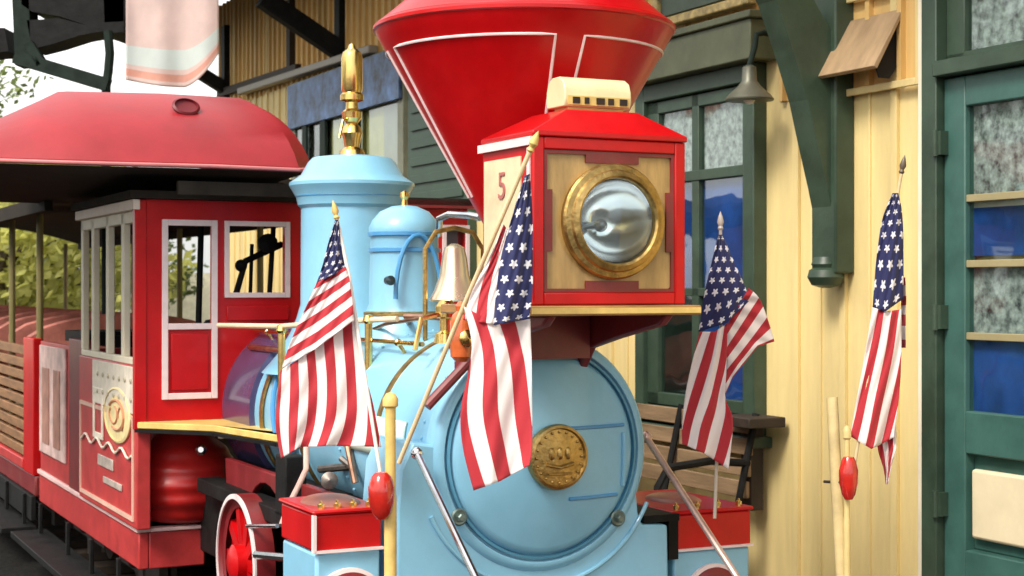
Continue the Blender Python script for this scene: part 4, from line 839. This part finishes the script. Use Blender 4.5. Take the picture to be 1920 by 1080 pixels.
# flag 3, right of headlight
t = thing('striped_flag', 'stars and stripes flag right of the headlight with its tip blown towards the wall', 'flag', tuple(D(1338, 972, 4.95)), GRP)
pole(t, [D(1351, 432, 5.05), D(1352, 640, 5.02), D(1340, 972, 4.95)], .0055, mat('grey flag pole', (.42, .36, .30), .5), mat('grey finial', (.45, .40, .36), .4, .1))
cloth([('c', [[(1346, 440), (1354, 440)], [(1335, 490), (1376, 490)], [(1322, 545), (1398, 540)], [(1310, 622), (1362, 606), (1404, 565)]], (5.03, 4.98, 1), (0, 1.6, 0, 5.0, 8)),
       ('s', [[(1404, 540), (1362, 612)], [(1424, 560), (1362, 655)], [(1440, 600), (1362, 700)], [(1452, 640), (1420, 650), (1372, 710), (1352, 760)]], (4.99, 5.00, .7), (0, 0, 3.2, 3.2)),
       ('s', [[(1312, 622), (1340, 622), (1364, 606)], [(1300, 670), (1335, 680), (1362, 690)], [(1285, 740), (1330, 740), (1360, 745)], [(1279, 800), (1320, 800), (1374, 790)], [(1279, 832), (1320, 850), (1366, 880)]], (4.97, 4.93, 1.3), (0.3, 2.2, 1.2, 3.8))], 5.0, t)
# flag 4, far right
t = thing('striped_flag', 'rightmost narrow stars and stripes flag against the cream wall by the door', 'flag', tuple(D(1596, 905, 5.0)), GRP)
pole(t, [D(1690, 326, 5.1), D(1680, 380, 5.1), D(1597, 905, 5.0)], .0055, mat('tan flag pole', (.58, .46, .26), .5), mat('dark finial', (.12, .09, .06), .4))
cloth([('c', [[(1674, 362), (1684, 362)], [(1655, 410), (1692, 405)], [(1644, 480), (1694, 480)], [(1636, 578), (1660, 584), (1694, 560)]], (5.08, 5.05, 1), (0, 2.0, 0, 3.2, 9)),
       ('s', [[(1690, 520), (1697, 520)], [(1690, 560), (1699, 560)], [(1688, 600), (1698, 600)], [(1688, 652), (1698, 652)]], (5.10, 5.10, .5), (0, 0, 3.4, 3.4)),
       ('s', [[(1636, 576), (1660, 584), (1690, 580)], [(1624, 650), (1655, 660), (1690, 660)], [(1608, 740), (1645, 745), (1686, 740)], [(1594, 818), (1634, 842), (1676, 820)]], (5.05, 5.00, 1.2), (.55, 2.6, 1.0, 3.8)),
       ('s', [[(1640, 812), (1680, 800)], [(1648, 850), (1680, 838)], [(1657, 880), (1672, 872)], [(1661, 908), (1665, 908)]], (5.03, 5.03, .6), (0, 1.8, 0, 1.8))], 5.0, t)

# brass stanchions with red sockets
def stanchion(px, ptop, Y, lab, slim=1.0, scx=1.0, red=(715, 930), m_=GILT):
    A = D(px, ptop, Y); t = thing('flag_stanchion', lab, 'flag stand', (A.x, A.y, .3), 'flag stands on the pilot beam')
    mb = MB(); r = .018*slim
    mb.lathe((A.x, A.y, 0), (0, 0, 1), [(r*1.1, .3), (r, .34), (r, A.z-.30), (r*.85, A.z-.28), (r*.85, A.z-.04), (r*1.25, A.z-.035), (r*1.25, A.z-.015), (r*.7, A.z), (0, A.z+.005)], 24); obj('post', mb, m_, t)
    C_ = D(red[0], red[1], Y-.03)
    mb = MB(); mb.lathe((C_.x, C_.y, C_.z-.085), (0, 0, 1), [(.012, .02), (.026*scx, .035), (.036*scx, .07), (.037*scx, .11), (.028*scx, .14), (.016, .152), (0, .154)], 28); sk = obj('socket', mb, REDG, t)
    mb = MB(); mb.beam(C_, (A.x, A.y, C_.z), .012, .012); obj('clip', mb, BRASS, sk)
    return t
stanchion(732, 738, 4.55, 'thick gold post with red glass socket left of the smokebox')
stanchion(1588, 800, 5.0, 'slender pale gold post with red socket in front of the cream wall', .6, .8, (1591, 897), mat('pale gold post', (.66, .52, .22), .45, .15))
t = thing('wooden_stake', 'short pale wooden stake standing beside the slender gold post', 'stake', tuple(D(1575, 1090, 5.05)))
mb = MB(); mb.tube([D(1560, 745, 5.1), D(1568, 900, 5.08), D(1580, 1100, 5.05)], [.018, .019, .020], 12); obj('shaft', mb, mat('pale honey stake', (.74, .58, .28), .45, .2, coat=.2), t)
mb = MB(); mb.tube([D(1545, 903, 5.1), D(1585, 905, 5.05)], .005, 6); obj('peg', mb, WOODD, t)
# pilot beam under everything (below the picture, carries the posts)
mb = MB(); mb.box(-.85, -.75, .22, 1.0, -.62, .40); mb.box(-.30, -.62, .3, -.2, .0, .45); mb.box(.2, -.62, .3, .3, .0, .45); obj('pilot_beam', mb, REDD, loco, bev=.01)

# ---------------------------------------------------------------- bunting and dark shelter at upper left
t = thing('hanging_bunting', 'washed out pink and white bunting cloth hanging above the red cab roof', 'bunting', tuple(D(325, 150, 9.5)))
mb = MB()
def bt(u, v):
    px = 236+174*u; top = -60; bot = 150+14*math.sin(math.pi*u*.8) - (58*max(0, (u-.62)/.38)**1.6); 
    return D(px, top+(bot-top)*v, 9.5+.025*math.sin(u*13)*(.4+v*.6))
mb.grid(bt, 40, 48, lambda u, v: (v*3+u*.6*v, 0))
for q in range(len(mb.f)):
    j_, i_ = divmod(q, 40); u, v = (i_+.5)/40, (j_+.5)/48; e = v
    mb.m[q] = 1 if .90 < e < .955 else 2 if .68 < e < .86 else 0
obj('cloth', mb, [mat('faded pink bunting cloth', (.90, .74, .70), .85, .10, 3, trans=.5), mat('faded salmon cloth', (.88, .52, .42), .85, .1, trans=.5), mat('faded mint cloth', (.82, .88, .86), .85, .06, 3, trans=.5)], t, solid=.003, ang=60)
mb = MB(); mb.tube([D(228, -62, 9.5), D(418, -62, 9.5)], .02, 8); obj('rod', mb, DARK, t)
mb = MB(); 
sh_ = thing('platform_shelter', 'dark green framed shelter canopy with a diagonal strut at the top left corner', 'shelter', tuple(Vector((D(200, 150, 10.5).x, D(200, 150, 10.5).y, 0))))
Y = 10.5
def plate(pp, th=.12, Y=Y):
    f = [D(a, b, Y) for a, b in pp]; bk2 = [D(a, b, Y)+(D(960, 540, Y+th)-D(960, 540, Y)) for a, b in pp]; return f, bk2
def addplate(mb, pp, th=.12):
    f, b = plate(pp, th); n = len(f); mb.add(f+b, [tuple(range(n)), tuple(range(2*n-1, n-1, -1))]+[(i, n+i, n+(i+1) % n, (i+1) % n) for i in range(n)])
mb = MB(); addplate(mb, [(40, -60), (240, -60), (232, 60), (205, 62), (165, 48), (110, 30), (60, 22), (40, 8)], .5); obj('fascia', mb, DARK, sh_)
mb = MB(); addplate(mb, [(50, 38), (110, 34), (165, 48), (195, 58), (150, 66), (100, 82), (60, 92)], .3); obj('lower_fascia', mb, DARK, sh_)
mb = MB(); addplate(mb, [(20, -60), (52, -60), (58, 118), (28, 122)], .2); obj('post_head', mb, DKGR, sh_)
mb = MB(); mb.beam(D(30, 108, Y), D(204, 160, Y), .1, .085); mb.beam(D(56, 82, Y), D(80, 122, Y), .1, .06); obj('strut', mb, DKGR, sh_)
mb = MB(); 
a = D(202, 58, Y); b = D(199, 160, Y); mb.tube([a, D(206, 100, Y), D(203, 135, Y), b, Vector((b.x, b.y, .05))], .03, 10); obj('post', mb, DKGR, sh_)
mb = MB(); addplate(mb, [(-60, 50), (8, 52), (16, 96), (-60, 104)], .3); obj('side_beam', mb, DARK, sh_)
mb = MB(); addplate(mb, [(192, -60), (232, -60), (232, 40), (196, 42)], .02); 
obj('grey_green_panel', mb, mat('mossy grey panel', (.10, .15, .13), .6, .3), sh_)

# ---------------------------------------------------------------- trees beyond the train
def tree(X, Y, h, r, lm, lab, seed):
    rnd = random.Random(seed)
    o = bpy.data.objects.new('leafy_tree', None); COL.objects.link(o); o.location = (X, Y, 0); BASE[o.name] = Vector((0, 0, 0)); setp(o, label=lab, category='tree', group='trees beyond the train')
    mb = MB(); pts = [Vector((0, 0, -.1))]; p = Vector((0, 0, 0))
    for i in range(5): p = p+Vector((rnd.uniform(-.1, .1), rnd.uniform(-.1, .1), h*.15)); pts.append(p.copy())
    mb.tube(pts, [.16, .13, .11, .09, .07, .04], 8)
    cl = []
    for i in range(26):
        a = rnd.uniform(0, 6.28); e = rnd.uniform(-.45, 1); rr = r*rnd.uniform(.35, 1)
        cl.append((Vector((math.cos(a)*rr*math.sqrt(1-e*e*.8), math.sin(a)*rr*math.sqrt(1-e*e*.8), h*.56+e*h*.42)), r*rnd.uniform(.22, .40)))
    for c, q in cl[:9]: mb.tube([pts[3], (pts[4]+c)/2, c], [.05, .035, .012], 6)
    obj('trunk', mb, BARK, o)
    mb = MB()
    for c, q in cl:
        for k in range(150):
            d = Vector((rnd.gauss(0, 1), rnd.gauss(0, 1), rnd.gauss(0, .8))); d = d.normalized()*q*rnd.uniform(.3, 1.08); c2_ = c+d
            n = Vector((rnd.gauss(0, 1), rnd.gauss(0, 1), rnd.gauss(.6, 1))).normalized(); a = n.orthogonal().normalized()*rnd.uniform(.05, .10); b = n.cross(a).normalized()*rnd.uniform(.03, .06)
            mb.add([c2_-a, c2_+b, c2_+a, c2_-b], [(0, 1, 2, 3)])
    obj('crown', mb, lm, o, smooth=False)
tree(-6.4, 20, 3.7, 1.7, LEAF1, 'bright yellow green tree seen through the coach openings at far left', 1)
tree(-5.6, 21, 3.3, 1.5, LEAF1, 'round yellow green tree seen between the coach posts', 2)
tree(-8.8, 27, 5.2, 2.4, LEAF2, 'taller green tree behind the yellow trees at far left', 3)
tree(-7.6, 30, 3.6, 1.6, LEAF2, 'small tree visible behind the cab side columns', 4)
for i, (X, Y, h, r_) in enumerate(((-8.8, 6.5, 5.4, 2.2), (-9.8, 10.5, 6.0, 2.6), (-9.2, 3.0, 5.2, 2.1))): tree(X, Y, h, r_, LEAF2, ('leafy tree across the tracks reflected in the station window', 'tall leafy tree farthest along the far side of the tracks', 'leafy tree nearest the camera across the tracks')[i], 11+i)
# pale boundary wall and gravel beyond
mb = MB(); mb.box(-22, 31.9, 0, 3, 32.1, 1.9); 
for i in range(12): mb.box(-22+i*2.1, 31.8, 0, -21.8+i*2.1, 32.2, 2.0)
gw = obj('garden_wall', mb, mat('pale rendered wall', (.62, .58, .42), .8, .15), None); gw.rotation_euler = (0, 0, 0); gw.location = (0, 0, 0); setp(gw, label='pale rendered garden wall beyond the trees at left', category='wall')
